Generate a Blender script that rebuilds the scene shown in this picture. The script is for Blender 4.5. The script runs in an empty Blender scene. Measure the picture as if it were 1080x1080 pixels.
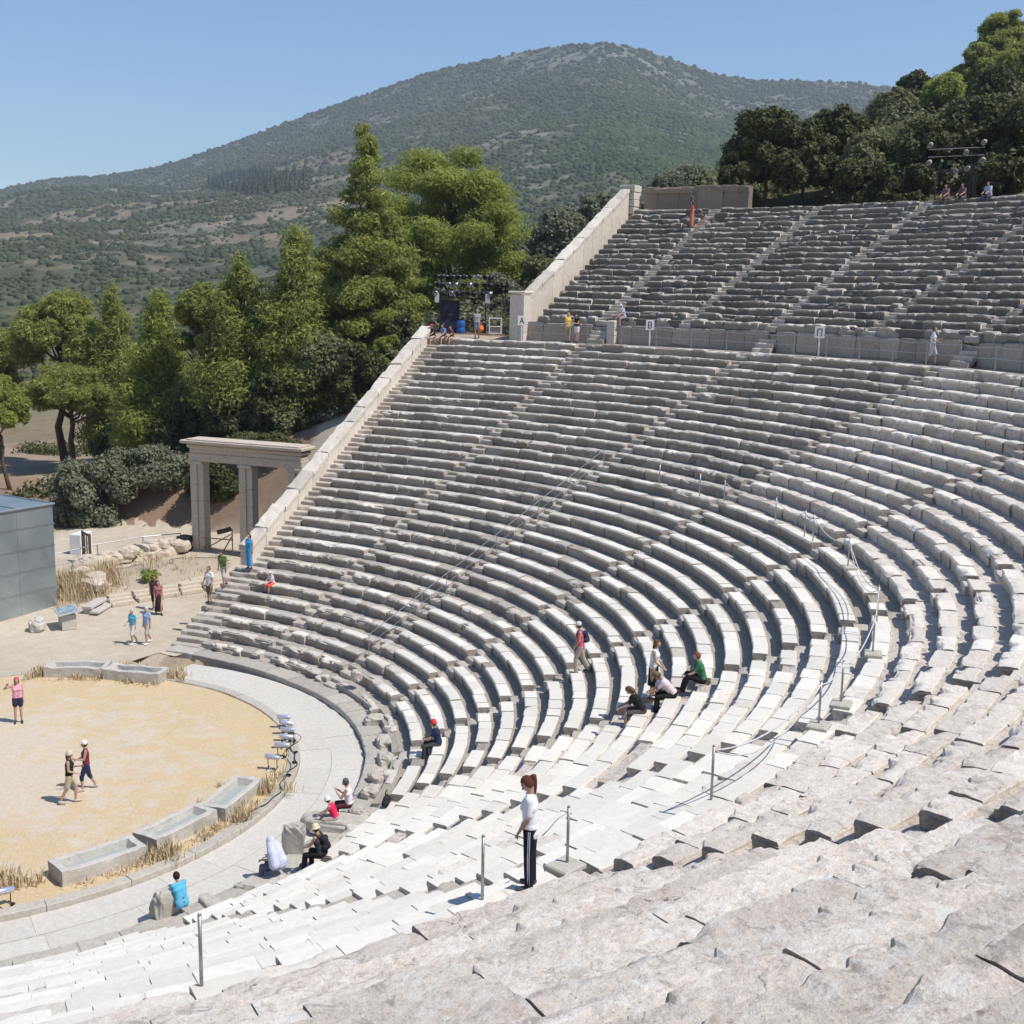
import bpy, math, random
import numpy as np
from mathutils import Vector, Matrix
random.seed(7)
RNG = np.random.default_rng(11)
SC = bpy.context.scene
COL = SC.collection
PI = math.pi
R = math.radians

# ------------------------------------------------------------------ noise
def _h(ix, iy, iz, seed):
    n = (ix.astype(np.int64)*374761393 + iy.astype(np.int64)*668265263 + iz.astype(np.int64)*2147483647 + seed*1274126177) & 0xFFFFFFFF
    n = ((n ^ (n >> 13))*1274126177) & 0xFFFFFFFF
    n = ((n ^ (n >> 15))*2246822519) & 0xFFFFFFFF
    n = n ^ (n >> 16)
    return (n & 0xFFFFFF)/float(0xFFFFFF)
def vnoise(x, y, z, seed=0):
    x = np.asarray(x, float); y = np.asarray(y, float)+0*x; z = np.asarray(z, float)+0*x
    ix, iy, iz = np.floor(x), np.floor(y), np.floor(z)
    fx, fy, fz = x-ix, y-iy, z-iz
    fx = fx*fx*(3-2*fx); fy = fy*fy*(3-2*fy); fz = fz*fz*(3-2*fz)
    ix = ix.astype(np.int64); iy = iy.astype(np.int64); iz = iz.astype(np.int64)
    def L(a, b, t): return a+(b-a)*t
    c = [[[_h(ix+i, iy+j, iz+k, seed) for k in (0, 1)] for j in (0, 1)] for i in (0, 1)]
    return L(L(L(c[0][0][0], c[1][0][0], fx), L(c[0][1][0], c[1][1][0], fx), fy),
             L(L(c[0][0][1], c[1][0][1], fx), L(c[0][1][1], c[1][1][1], fx), fy), fz)
def fbm(x, y, z, seed=0, oct=3):
    s = 0; a = 1; t = 0; f = 1
    for o in range(oct):
        s = s+a*vnoise(np.asarray(x)*f, np.asarray(y)*f, np.asarray(z)*f, seed+o*17); t += a; a *= .5; f *= 2.03
    return s/t

# ------------------------------------------------------------------ objects
def tag(o, label=None, cat=None, group=None, kind=None):
    if label: o['label'] = label
    if cat: o['category'] = cat
    if group: o['group'] = group
    if kind: o['kind'] = kind
    return o
def empty(name, loc=(0, 0, 0), rz=0, parent=None):
    o = bpy.data.objects.new(name, None); COL.objects.link(o)
    o.location = loc; o.rotation_euler = (0, 0, rz); o.empty_display_size = .2
    if parent: o.parent = parent
    return o
def link(name, me, parent=None, mat=None, loc=None, rz=None):
    o = bpy.data.objects.new(name, me); COL.objects.link(o)
    if mat is not None and len(me.materials) == 0: me.materials.append(mat)
    if parent: o.parent = parent
    if loc is not None: o.location = loc
    if rz is not None: o.rotation_euler = (0, 0, rz)
    return o
def npmesh(name, V, quads=None, tris=None, attrs=None, smooth=False):
    V = np.asarray(V, np.float32)
    me = bpy.data.meshes.new(name)
    loops = []; starts = []; n = 0
    if quads is not None and len(quads):
        q = np.asarray(quads, np.int32); loops.append(q.ravel()); starts.append(np.arange(len(q))*4); n = len(q)*4
    if tris is not None and len(tris):
        t = np.asarray(tris, np.int32); loops.append(t.ravel()); starts.append(n+np.arange(len(t))*3)
    loops = np.concatenate(loops); starts = np.concatenate(starts).astype(np.int32)
    me.vertices.add(len(V)); me.vertices.foreach_set('co', V.ravel())
    me.loops.add(len(loops)); me.loops.foreach_set('vertex_index', loops)
    me.polygons.add(len(starts)); me.polygons.foreach_set('loop_start', starts)
    if attrs:
        for k, v in attrs.items():
            v = np.asarray(v, np.float32)
            if v.ndim == 1:
                a = me.attributes.new(k, 'FLOAT', 'POINT'); a.data.foreach_set('value', v)
            else:
                a = me.attributes.new(k, 'FLOAT_COLOR', 'POINT')
                if v.shape[1] == 3: v = np.concatenate([v, np.ones((len(v), 1), np.float32)], 1)
                a.data.foreach_set('color', v.ravel())
    me.update(calc_edges=True); me.validate()
    me.polygons.foreach_set('use_smooth', np.full(len(me.polygons), bool(smooth)))
    return me
class MB:
    """collects primitive shapes, then links them as one mesh object"""
    def __init__(s): s.V = []; s.Q = []; s.T = []; s.n = 0
    def add(s, V, Q=None, T=None):
        V = np.asarray(V, float).reshape(-1, 3)
        if Q is not None and len(Q): s.Q.append(np.asarray(Q, int)+s.n)
        if T is not None and len(T): s.T.append(np.asarray(T, int)+s.n)
        s.V.append(V); s.n += len(V); return s
    def box(s, c, d, rz=0, bev=0.0, tilt=None):
        x, y, z = [v/2 for v in d]; b = min(bev, x*.9, y*.9, z*.9)
        if b > 0:
            V = []; 
            for sz in (-1, 1):
                for ins_xy, zz in (((b, sz*z) if sz < 0 else (0, sz*(z-b))), ((0, sz*(z-b)) if sz < 0 else (b, sz*z))):
                    for (px, py) in ((-1, -1), (1, -1), (1, 1), (-1, 1)):
                        V.append((px*(x-ins_xy), py*(y-ins_xy), zz))
            Q = [(3, 2, 1, 0), (12, 13, 14, 15)]
            for l in range(3):
                for i in range(4):
                    j = (i+1) % 4; Q.append((l*4+i, l*4+j, l*4+4+j, l*4+4+i))
        else:
            V = [(-x, -y, -z), (x, -y, -z), (x, y, -z), (-x, y, -z), (-x, -y, z), (x, -y, z), (x, y, z), (-x, y, z)]
            Q = [(3, 2, 1, 0), (4, 5, 6, 7), (0, 1, 5, 4), (1, 2, 6, 5), (2, 3, 7, 6), (3, 0, 4, 7)]
        V = np.array(V)
        if tilt is not None: V = V @ np.array(tilt.to_3x3()).T
        cz, sz_ = math.cos(rz), math.sin(rz)
        V = np.stack([V[:, 0]*cz-V[:, 1]*sz_, V[:, 0]*sz_+V[:, 1]*cz, V[:, 2]], 1)+np.array(c)
        return s.add(V, Q)
    def tube(s, pts, rad, n=8, cap=True):
        pts = np.asarray(pts, float); m = len(pts)
        rad = np.full(m, rad) if np.isscalar(rad) else np.asarray(rad, float)
        T = np.gradient(pts, axis=0) if m > 2 else np.repeat((pts[1]-pts[0])[None], 2, 0)
        T = T/(np.linalg.norm(T, axis=1, keepdims=True)+1e-9)
        up = np.where(np.abs(T[:, 2:3]) > .9, np.array([[1., 0, 0]]), np.array([[0, 0, 1.]]))
        A = np.cross(T, up); A /= np.linalg.norm(A, axis=1, keepdims=True)+1e-9
        B = np.cross(T, A)
        th = np.arange(n)*2*PI/n
        V = pts[:, None]+rad[:, None, None]*(A[:, None]*np.cos(th)[None, :, None]+B[:, None]*np.sin(th)[None, :, None])
        Q = [(i*n+j, i*n+(j+1) % n, (i+1)*n+(j+1) % n, (i+1)*n+j) for i in range(m-1) for j in range(n)]
        V = V.reshape(-1, 3); Tt = []
        if cap:
            V = np.vstack([V, pts[0], pts[-1]]); a = m*n
            Tt = [(a, (j+1) % n, j) for j in range(n)]+[(a+1, (m-1)*n+j, (m-1)*n+(j+1) % n) for j in range(n)]
        return s.add(V, Q, Tt)
    def lathe(s, prof, c=(0, 0, 0), n=16, M=None):
        th = np.arange(n)*2*PI/n; m = len(prof)
        V = np.array([[r*math.cos(t), r*math.sin(t), z] for r, z in prof for t in th])
        Q = [(i*n+j, i*n+(j+1) % n, (i+1)*n+(j+1) % n, (i+1)*n+j) for i in range(m-1) for j in range(n)]
        if M is not None: V = V @ np.array(M.to_3x3()).T
        return s.add(V+np.array(c), Q)
    def mesh(s, name, smooth=False, attrs=None):
        V = np.concatenate(s.V); Q = np.concatenate(s.Q) if s.Q else None; T = np.concatenate(s.T) if s.T else None
        if attrs is None: attrs = {'rest': np.full(len(V), .2), 'tone': np.ones(len(V))}
        return npmesh(name, V, Q, T, attrs, smooth)
    def build(s, name, mat, parent=None, smooth=False, loc=None, rz=None):
        return link(name, s.mesh(name, smooth), parent, mat, loc, rz)

# ------------------------------------------------------------------ materials
def new_mat(name):
    m = bpy.data.materials.new(name); m.use_nodes = True
    nt = m.node_tree; b = nt.nodes['Principled BSDF']
    return m, nt, b
def N(nt, t, **kw):
    n = nt.nodes.new(t)
    for k, v in kw.items():
        if k in n.inputs.keys() if hasattr(n.inputs, 'keys') else False: n.inputs[k].default_value = v
        else: setattr(n, k, v)
    return n
def noise(nt, vec, scale, detail=4, rough=.55, dist=0):
    n = nt.nodes.new('ShaderNodeTexNoise'); n.inputs['Scale'].default_value = scale; n.inputs['Detail'].default_value = detail
    n.inputs['Roughness'].default_value = rough; n.inputs['Distortion'].default_value = dist
    nt.links.new(vec, n.inputs['Vector']); return n.outputs['Fac']
def ramp(nt, fac, stops, interp='LINEAR'):
    n = nt.nodes.new('ShaderNodeValToRGB'); n.color_ramp.interpolation = interp
    el = n.color_ramp.elements
    while len(el) < len(stops): el.new(.5)
    for e, (p, c) in zip(el, stops):
        e.position = p; e.color = (*c, 1) if len(c) == 3 else c
    nt.links.new(fac, n.inputs['Fac']); return n.outputs['Color']
def mix(nt, fac, a, b, mode='MIX'):
    n = nt.nodes.new('ShaderNodeMix'); n.data_type = 'RGBA'; n.blend_type = mode; n.clamp_factor = True
    for sock, v in ((n.inputs[0], fac), (n.inputs[6], a), (n.inputs[7], b)):
        if isinstance(v, bpy.types.NodeSocket): nt.links.new(v, sock)
        elif isinstance(v, (int, float)): sock.default_value = v
        else: sock.default_value = (*v, 1)
    return n.outputs[2]
def math_(nt, op, a, b=None, clamp=False):
    n = nt.nodes.new('ShaderNodeMath'); n.operation = op; n.use_clamp = clamp
    for sock, v in zip(n.inputs, (a, b)):
        if v is None: continue
        if isinstance(v, bpy.types.NodeSocket): nt.links.new(v, sock)
        else: sock.default_value = v
    return n.outputs[0]
def attr(nt, name, out='Fac'):
    n = nt.nodes.new('ShaderNodeAttribute'); n.attribute_name = name; return n.outputs[out]
def pos(nt):
    return nt.nodes.new('ShaderNodeNewGeometry').outputs['Position']
def objco(nt):
    return nt.nodes.new('ShaderNodeTexCoord').outputs['Object']
def bump(nt, bsdf, h, strength, dist):
    n = nt.nodes.new('ShaderNodeBump'); n.inputs['Strength'].default_value = strength; n.inputs['Distance'].default_value = dist
    nt.links.new(h, n.inputs['Height']); nt.links.new(n.outputs['Normal'], bsdf.inputs['Normal'])
def simple(name, col, rough=.7, metal=0, var=.12, scale=12., bmp=0.0, spec=.3):
    """plain painted / cloth / metal material with a little procedural unevenness"""
    m, nt, b = new_mat(name)
    f = noise(nt, objco(nt), scale, 4)
    lo = tuple(c*(1-var) for c in col); hi = tuple(min(1, c*(1+var)) for c in col)
    nt.links.new(ramp(nt, f, [(.3, lo), (.7, hi)]), b.inputs['Base Color'])
    b.inputs['Roughness'].default_value = rough; b.inputs['Metallic'].default_value = metal
    b.inputs['Specular IOR Level'].default_value = spec
    if bmp: bump(nt, b, f, bmp, .02)
    return m
_mc = {}
def cmat(kind, col, **kw):
    k = (kind, tuple(round(c, 3) for c in col))
    if k not in _mc: _mc[k] = simple(kind, col, **kw)
    return _mc[k]
SKY_STRENGTH, SUN_STRENGTH, EXPOSURE = .124, 4.1, .23
HAZE = .00020
# ------------------------------------------------------------------ people: one continuous body grown from tapered limbs, clothes as thin shells
def capsule(mb, p0, r0, p1, r1, n=12):
    p0, p1 = np.asarray(p0, float), np.asarray(p1, float); L = np.linalg.norm(p1-p0)
    d = (p1-p0)/L if L > 1e-6 else np.array([0, 0, 1.])
    pts = []; rad = []
    for t in (90, 62, 32): pts.append(p0-d*r0*math.sin(R(t))); rad.append(max(r0*math.cos(R(t)), .0015))
    for t in (0, .33, .67, 1): pts.append(p0+(p1-p0)*t if L > 1e-6 else p0+d*1e-4*t); rad.append(r0+(r1-r0)*t)
    for t in (32, 62, 90): pts.append(p1+d*r1*math.sin(R(t))); rad.append(max(r1*math.cos(R(t)), .0015))
    mb.tube(pts, rad, n)
def ellipsoid(mb, c, rad, M=None, nu=18, nv=12, fn=None):
    u = np.linspace(0, 2*PI, nu, endpoint=False); v = np.linspace(.02, PI-.02, nv)
    D = np.stack([np.sin(v)[:, None]*np.cos(u)[None], np.sin(v)[:, None]*np.sin(u)[None], np.cos(v)[:, None]+0*u[None]], -1).reshape(-1, 3)
    V = D*np.array(rad)
    if fn is not None: V = fn(D, V)
    if M is not None: V = V @ np.array(M).T
    Q = [(i*nu+j, (i+1)*nu+j, (i+1)*nu+(j+1) % nu, i*nu+(j+1) % nu) for i in range(nv-1) for j in range(nu)]
    n = len(V); V = np.vstack([V+np.array(c), V[:nu].mean(0)+np.array(c), V[-nu:].mean(0)+np.array(c)])
    T = [(n, j, (j+1) % nu) for j in range(nu)]+[(n+1, (nv-1)*nu+(j+1) % nu, (nv-1)*nu+j) for j in range(nu)]
    mb.add(V, Q, T)
PENDING = []
def grown(name, mb, voxel, sm, mat, parent):
    """queue a set of overlapping shapes to be fused into one smooth surface"""
    o = link(name, mb.mesh(name), parent, mat)
    m = o.modifiers.new('r', 'REMESH'); m.mode = 'VOXEL'; m.voxel_size = voxel; m.use_smooth_shade = True
    s = o.modifiers.new('s', 'SMOOTH'); s.factor = .5; s.iterations = sm
    PENDING.append(o); return o
def flush():
    bpy.context.view_layer.update()
    dg = bpy.context.evaluated_depsgraph_get()
    for o in PENDING:
        me = bpy.data.meshes.new_from_object(o.evaluated_get(dg)); old = o.data; mats = list(old.materials)
        o.modifiers.clear(); o.data = me
        if len(me.materials) == 0:
            for mm in mats: me.materials.append(mm)
        bpy.data.meshes.remove(old)
    PENDING.clear()
def rotx(a): return np.array(Matrix.Rotation(R(a), 3, 'X'))
def rotz(a): return np.array(Matrix.Rotation(R(a), 3, 'Z'))
def roty(a): return np.array(Matrix.Rotation(R(a), 3, 'Y'))
def unit(v): v = np.asarray(v, float); return v/np.linalg.norm(v)
SKIN = [(.50, .31, .22), (.42, .24, .16), (.56, .37, .28)]
def person(label, loc, face, H=1.7, pose='stand', lean=0, tw=0, head=(0, 0), arms=None, legs=None, skin=0, top=None, sleeve=.5, top_hem=0.0, bottom=None, bleg=1.0,
           skirt=None, shoes=(.06, .05, .05), hair=(.05, .03, .02), hairlen=0, hat=None, group=None, female=False, vox=.013, stripe=None, collar=False, extra=None, zoff=0):
    """loc = point under the feet (stand) or the seat point (sit); face = compass vector the chest points to"""
    S = H/1.72
    root = tag(empty('person', loc, math.atan2(-face[0], face[1])), label, 'person', group)
    root.scale = (S, S, S)
    w = .92 if female else 1.0
    Tm = rotx(-lean) @ rotz(tw)
    pel = np.array([0, 0, .0])
    T = lambda x, y, z: pel+Tm @ np.array([x, y, z])
    hip = {s: pel+np.array([s*.088, 0, -.05]) for s in (-1, 1)}
    if legs is None:
        legs = {'stand': [((.02, .02, -1), (.02, -.03, -1)), ((.02, -.02, -1), (.02, -.05, -1))],
                'walk': [((.0, .38, -1), (0, -.05, -1)), ((.0, -.22, -1), (0, -.55, -1))],
                'sit': [((.12, 1, -.12), (.02, .12, -1)), ((.12, 1, -.16), (.02, .02, -1))]}[pose]
    if arms is None:
        arms = [((.16, -.05, -1), (.05, .25, -1)), ((.16, -.05, -1), (.05, .25, -1))] if pose != 'sit' else [((.12, .25, -1), (-.25, 1, -.35)), ((.12, .2, -1), (-.3, 1, -.4))]
    kn, an, el, wr, sh = {}, {}, {}, {}, {}
    for j, s in enumerate((-1, 1)):
        f = np.array([s, 1, 1])
        kn[s] = hip[s]+.43*unit(legs[j][0])*f; an[s] = kn[s]+.42*unit(legs[j][1])*f
        sh[s] = T(s*.165*w, -.005, .44)
        el[s] = sh[s]+.285*unit(arms[j][0])*f; wr[s] = el[s]+.245*unit(arms[j][1])*f
    zmin = min(an[-1][2], an[1][2])-.075
    off = np.array([0, 0, -zmin if pose != 'sit' else .085])+np.array([0, 0, zoff/S])
    for d in (hip, kn, an, el, wr, sh):
        for s in d: d[s] = d[s]+off
    pel = pel+off
    hc = T(0, .025, .635); Hm = Tm @ rotx(-head[0]) @ rotz(head[1])
    neck0, neck1 = T(0, -.01, .46), hc+Hm @ np.array([0, -.015, -.06])
    # --- body
    def torso(mb, g, lo=0, hi=1):
        capsule(mb, T(-.075*w, -.01, 0), .10+g, T(.075*w, -.01, 0), .10+g)
        capsule(mb, T(-.055*w, 0, .16), .093+g-(.012 if female else 0), T(.055*w, 0, .16), .093+g-(.012 if female else 0))
        capsule(mb, T(-.085*w, .0, .31), .103+g, T(.085*w, .0, .31), .103+g)
        capsule(mb, T(-.12*w, -.01, .425), .058+g, T(.12*w, -.01, .425), .058+g)
        for s in (-1, 1):
            capsule(mb, T(s*.06*w, -.005, .0), .096+g, T(s*.06*w, 0, .30), .10+g)
            if female: capsule(mb, T(s*.07, .075, .30), .05+g, T(s*.07, .06, .31), .05+g)
    def leg(mb, s, g, frac=1.0):
        capsule(mb, hip[s]+np.array([0, -.005, 0]), .088+g, kn[s], .056+g)
        if frac > .5:
            f = min(1, (frac-.5)*2); e = kn[s]+(an[s]-kn[s])*f
            capsule(mb, kn[s], .055+g, kn[s]+(an[s]-kn[s])*.35*f, .055+g); capsule(mb, kn[s]+(an[s]-kn[s])*.35*f, .055+g, e, .036+g+(.012 if g else 0))
    b = MB(); torso(b, 0)
    capsule(b, neck0, .055, neck1, .05)
    for s in (-1, 1):
        leg(b, s, 0)
        fd = unit((an[s]-kn[s])*np.array([1, 1, 0])*.0+np.array([s*.12, 1, 0]))
        capsule(b, an[s]+np.array([0, -.03, -.03]), .035, an[s]+fd*.15+np.array([0, 0, -.055]), .024)
        capsule(b, sh[s], .052, el[s], .038); capsule(b, el[s], .038, wr[s], .026)
        # hand: palm and five fingers, slightly curled
        d = unit(wr[s]-el[s]); side = unit(np.cross(d, np.array([0, 1., .2]))+1e-3); nrm = np.cross(side, d); inw = nrm if np.dot(nrm, [-s, 0, 0]) > 0 else -nrm
        pc = wr[s]+d*.045
        capsule(b, wr[s]+d*.02-side*.016, .017, wr[s]+d*.085-side*.022, .014); capsule(b, wr[s]+d*.02+side*.016, .017, wr[s]+d*.085+side*.022, .014)
        for q, (o, l) in enumerate(((-.033, .062), (-.011, .074), (.011, .070), (.033, .055))):
            k0 = wr[s]+d*.088+side*o; k1 = k0+(d*.8+inw*.4)*l*.55; k2 = k1+(d*.4+inw*.8)*l*.5
            capsule(b, k0, .0095, k1, .0085, 6); capsule(b, k1, .0085, k2, .0075, 6)
        t0 = wr[s]+d*.03-side*.03; t1 = t0+(d*.6-side*.7+inw*.3)*.035; capsule(b, t0, .011, t1, .010, 6); capsule(b, t1, .010, t1+(d*.9+inw*.4)*.028, .008, 6)
    def hfn(D, V):
        x, y, z = D[:, 0], D[:, 1], D[:, 2]
        V = V.copy()
        V[:, 0] *= 1-.22*np.clip(-z, 0, 1)*(y > -.3)              # narrower jaw
        V[:, 1] += .012*np.exp(-((z+.75)/.25)**2)*np.clip(y, 0, 1)  # chin
        V[:, 1] += .010*np.exp(-((z-.25)/.14)**2)*np.clip(y-.6, 0, 1)*2  # brow
        V[:, 1] -= .008*np.exp(-((z-.02)/.12)**2)*np.exp(-((np.abs(x)-.35)/.15)**2)*(y > 0)  # sockets
        return V
    ellipsoid(b, hc, (.073, .094, .112), Hm, 26, 18, hfn)
    Hp = lambda x, y, z: hc+Hm @ np.array([x, y, z])
    capsule(b, Hp(0, .088, .012), .010, Hp(0, .112, -.020), .012, 8)
    capsule(b, Hp(-.009, .098, -.028), .008, Hp(.009, .098, -.028), .008, 6)
    capsule(b, Hp(-.017, .084, -.055), .009, Hp(.017, .084, -.055), .009, 6)
    for s in (-1, 1):
        capsule(b, Hp(s*.074, -.005, .015), .012, Hp(s*.072, -.008, -.025), .010, 6)
    sk = cmat('skin', SKIN[skin], rough=.55, var=.06, scale=9.)
    bod = grown('body', b, vox, 3, sk, root)
    # --- face marks
    em = MB()
    for s in (-1, 1): ellipsoid(em, Hp(s*.030, .083, .010), (.012, .008, .007), Hm, 10, 6)
    em.build('eyes', cmat('eye', (.05, .035, .03)), root, True)
    mm = MB(); ellipsoid(mm, Hp(0, .093, -.056), (.022, .006, .006), Hm, 10, 6); mm.build('mouth', cmat('lips', (.40, .17, .14)), root, True)
    # --- clothes
    def shell(name, mb, col, v=None, sm=4, **kw): return grown(name, mb, v or max(vox, .012), sm, cmat('cloth', col, rough=.9, var=.10, scale=7., bmp=.25, spec=.1, **kw), root)
    if top:
        m = MB(); torso(m, .016)
        if top_hem: 
            for s in (-1, 1): capsule(m, T(s*.06*w, -.01, 0), .118, T(s*.07*w, -.01, -top_hem), .122)
        for s in (-1, 1):
            if sleeve > 0:
                e = sh[s]+(el[s]-sh[s])*min(1, sleeve*1.25); capsule(m, sh[s], .068, e, .058)
                if sleeve > .8: capsule(m, e, .055, el[s]+(wr[s]-el[s])*min(1, (sleeve-.8)*5), .042)
        if collar: m.tube([T(.06*math.cos(t), -.012+.06*math.sin(t), .475+.012*math.sin(t*1)) for t in np.linspace(0, 2*PI, 14)], .016, 6)
        shell('top', m, top)
    if bottom:
        m = MB()
        capsule(m, T(-.075*w, -.01, -.01), .116, T(.075*w, -.01, -.01), .116); capsule(m, T(-.065*w, -.005, .07), .108, T(.065*w, -.005, .07), .108)
        for s in (-1, 1):
            g = .019
            if bleg <= .5:
                f = bleg*2; e = hip[s]+(kn[s]-hip[s])*f; capsule(m, hip[s], .106, e, .088+.02*(1-f))
            else: leg(m, s, g, bleg)
        shell('shorts' if bleg <= .6 else 'trousers', m, bottom)
        if stripe:
            m = MB()
            for s in (-1, 1):
                for dx in (-.012, .012):
                    m.tube([hip[s]+np.array([s*.112, dx, .02]), kn[s]+np.array([s*.075, dx, 0]), an[s]+np.array([s*.058, dx, .02])], .006, 5)
            m.build('stripe', cmat('cloth', stripe), root)
    if skirt:
        col, ln, fl = skirt
        m = MB(); th = np.linspace(0, 2*PI, 25)[:-1]
        kc = (kn[-1]+kn[1])/2; ax0 = T(0, -.01, .10); hip0 = (hip[-1]+hip[1])/2
        ac = (an[-1]+an[1])/2
        def at(t):
            if t < .5: return hip0+(kc-hip0)*(t*2)
            return kc+(ac-kc)*((t-.5)*2)
        pts = [ax0, hip0]+[at(t) for t in np.linspace(.12, ln, 6)]
        rad = [.110, .140]+[.140+fl*t for t in np.linspace(.12, ln, 6)]
        m.tube(pts, rad, 20)
        shell('skirt', m, col, sm=2)
    if shoes:
        m = MB()
        for s in (-1, 1):
            fd = unit(np.array([s*.12, 1, 0]))
            capsule(m, an[s]+np.array([0, -.035, -.038]), .044, an[s]+fd*.16+np.array([0, 0, -.052]), .034); capsule(m, an[s]+np.array([0, -.01, -.03]), .045, an[s]+np.array([0, 0, -.0]), .040)
        shell('shoes', m, shoes, sm=2)
    if hair:
        m = MB()
        def hair_fn(D, V):
            V = V.copy(); face_ = (D[:, 1] > .35) & (D[:, 2] < .45)
            V[face_] *= np.array([.80, .72, .9]); return V
        ellipsoid(m, hc+Hm @ np.array([0, -.016, .018]), (.086, .099, .110), Hm, 22, 14, hair_fn)
        if hairlen == 1:   # to the neck
            capsule(m, Hp(-.045, -.055, -.02), .055, Hp(-.045, -.06, -.12), .04); capsule(m, Hp(.045, -.055, -.02), .055, Hp(.045, -.06, -.12), .04)
        if hairlen == 2:   # ponytail
            hb = Hp(0, -.105, .045)
            capsule(m, hb, .030, Hp(0, -.14, .02), .042); q = Hp(0, -.14, .02)
            for i_ in range(5):
                q2 = q+np.array([.0, -.012+.004*i_, -.055]); capsule(m, q, .044-.005*i_, q2, .040-.006*i_); q = q2
        shell('hair', m, hair, v=.010, sm=2)
    if hat:
        kind, col = hat[:2]
        m = MB(); Mh = Matrix([list(r_) for r_ in (Hm @ rotx(8))])
        if kind == 'brim': prof = [(.135, .035), (.137, .04), (.095, .055), (.090, .10), (.078, .135), (.04, .150), (.001, .152)]
        elif kind == 'bucket': prof = [(.118, .015), (.120, .02), (.093, .065), (.085, .115), (.06, .14), (.001, .146)]
        else: prof = [(.091, .03), (.093, .05), (.087, .10), (.06, .135), (.001, .148)]
        m.lathe(prof, Hp(0, -.008, -.003), 20, Mh)
        if kind == 'cap': m.add([Hp(x, y, z) for x, y, z in ((-.07, .06, .045), (-.05, .15, .035), (.05, .15, .035), (.07, .06, .045), (-.07, .06, .053), (-.05, .15, .043), (.05, .15, .043), (.07, .06, .053))],
                                [(0, 1, 2, 3), (4, 7, 6, 5), (0, 4, 5, 1), (1, 5, 6, 2), (2, 6, 7, 3)])
        m.build('hat', cmat('hat_cloth', col, rough=.9), root, True)
    J = dict(T=T, hc=hc, Hp=Hp, sh=sh, el=el, wr=wr, kn=kn, an=an, pel=pel, root=root, shell=shell)
    if extra: extra(J)
    return J
def backpack_on(J, label, col):
    """a pack worn on the back: rests on its wearer and stays a thing of its own"""
    root = J['root']; mb = MB(); T = J['T']
    capsule(mb, T(-.07, -.17, .14), .085, T(.07, -.17, .14), .085); capsule(mb, T(-.06, -.17, .36), .08, T(.06, -.17, .36), .08)
    capsule(mb, T(0, -.18, .14), .10, T(0, -.17, .36), .10); capsule(mb, T(0, -.25, .13), .06, T(0, -.25, .22), .055)
    for s in (-1, 1):
        pts = [T(s*.10, -.13, .38), T(s*.115, -.03, .505), T(s*.115, .07, .44), T(s*.12, .115, .32), T(s*.15, .04, .17), T(s*.12, -.12, .10)]
        for a, b in zip(pts[:-1], pts[1:]): capsule(mb, a, .018, b, .018, 8)
    o = grown('backpack', mb, .014, 3, cmat('bag_cloth', col, rough=.85), None)
    o.matrix_world = Matrix.LocRotScale(root.location, root.rotation_euler, root.scale)
    return tag(o, label, 'backpack')
# ------------------------------------------------------------------ theatre geometry (metres, orchestra centre = origin, audience axis = +Y)
R0, RT, ZT = 12.404, 37.6, 12.804          # foot and lip of the lower seating slope
NL = 34; TR = (RT-R0)/NL; RI = ZT/NL
DPH = 17.929
EW = 4.787; WC = np.array([4.5452, -1.5017])   # the two end wedges are struck from another centre
AW0, AW1, AW2 = -99.83, -86.0, -4*DPH          # stairway angles of the end wedges
CAM = np.array([22.170, 33.414, 15.542])
def ang(i): return {0: AW0, 1: AW1}.get(i, (i-6)*DPH)
def is_wing(a): return a < AW2-1e-6
def P2(r, a, wing):
    a = np.radians(a); r = np.asarray(r, float)
    if wing: return WC[0]+(r+EW)*np.sin(a), WC[1]+(r+EW)*np.cos(a)
    return r*np.sin(a), r*np.cos(a)
def P3(r, a, z):
    x, y = P2(r, a, a < AW2-1e-6); return (float(x), float(y), float(z))
def polar(x, y):
    """row radius and angle of a point, wing aware"""
    a = np.degrees(np.arctan2(x, y)); r = np.hypot(x, y)
    dx, dy = x-WC[0], y-WC[1]; aw = np.degrees(np.arctan2(dx, dy)); rw = np.hypot(dx, dy)-EW
    back = (aw > 120)
    aw = np.where(back, aw-360, aw); a2 = np.where(a > 175, a-360, a)
    w = (aw < AW2) & (x < 0) | (aw < -170)
    return np.where(w, rw, r), np.where(w, aw, a2)
UR0, UZ0, NU = 39.62, 13.95, 21                  # upper cavea: foot radius, level of its first channel
UTR, URI = .695, .352
UTOPR = UR0+NU*UTR; UTOPZ = UZ0+NU*URI
A_UP = -92.6

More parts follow.
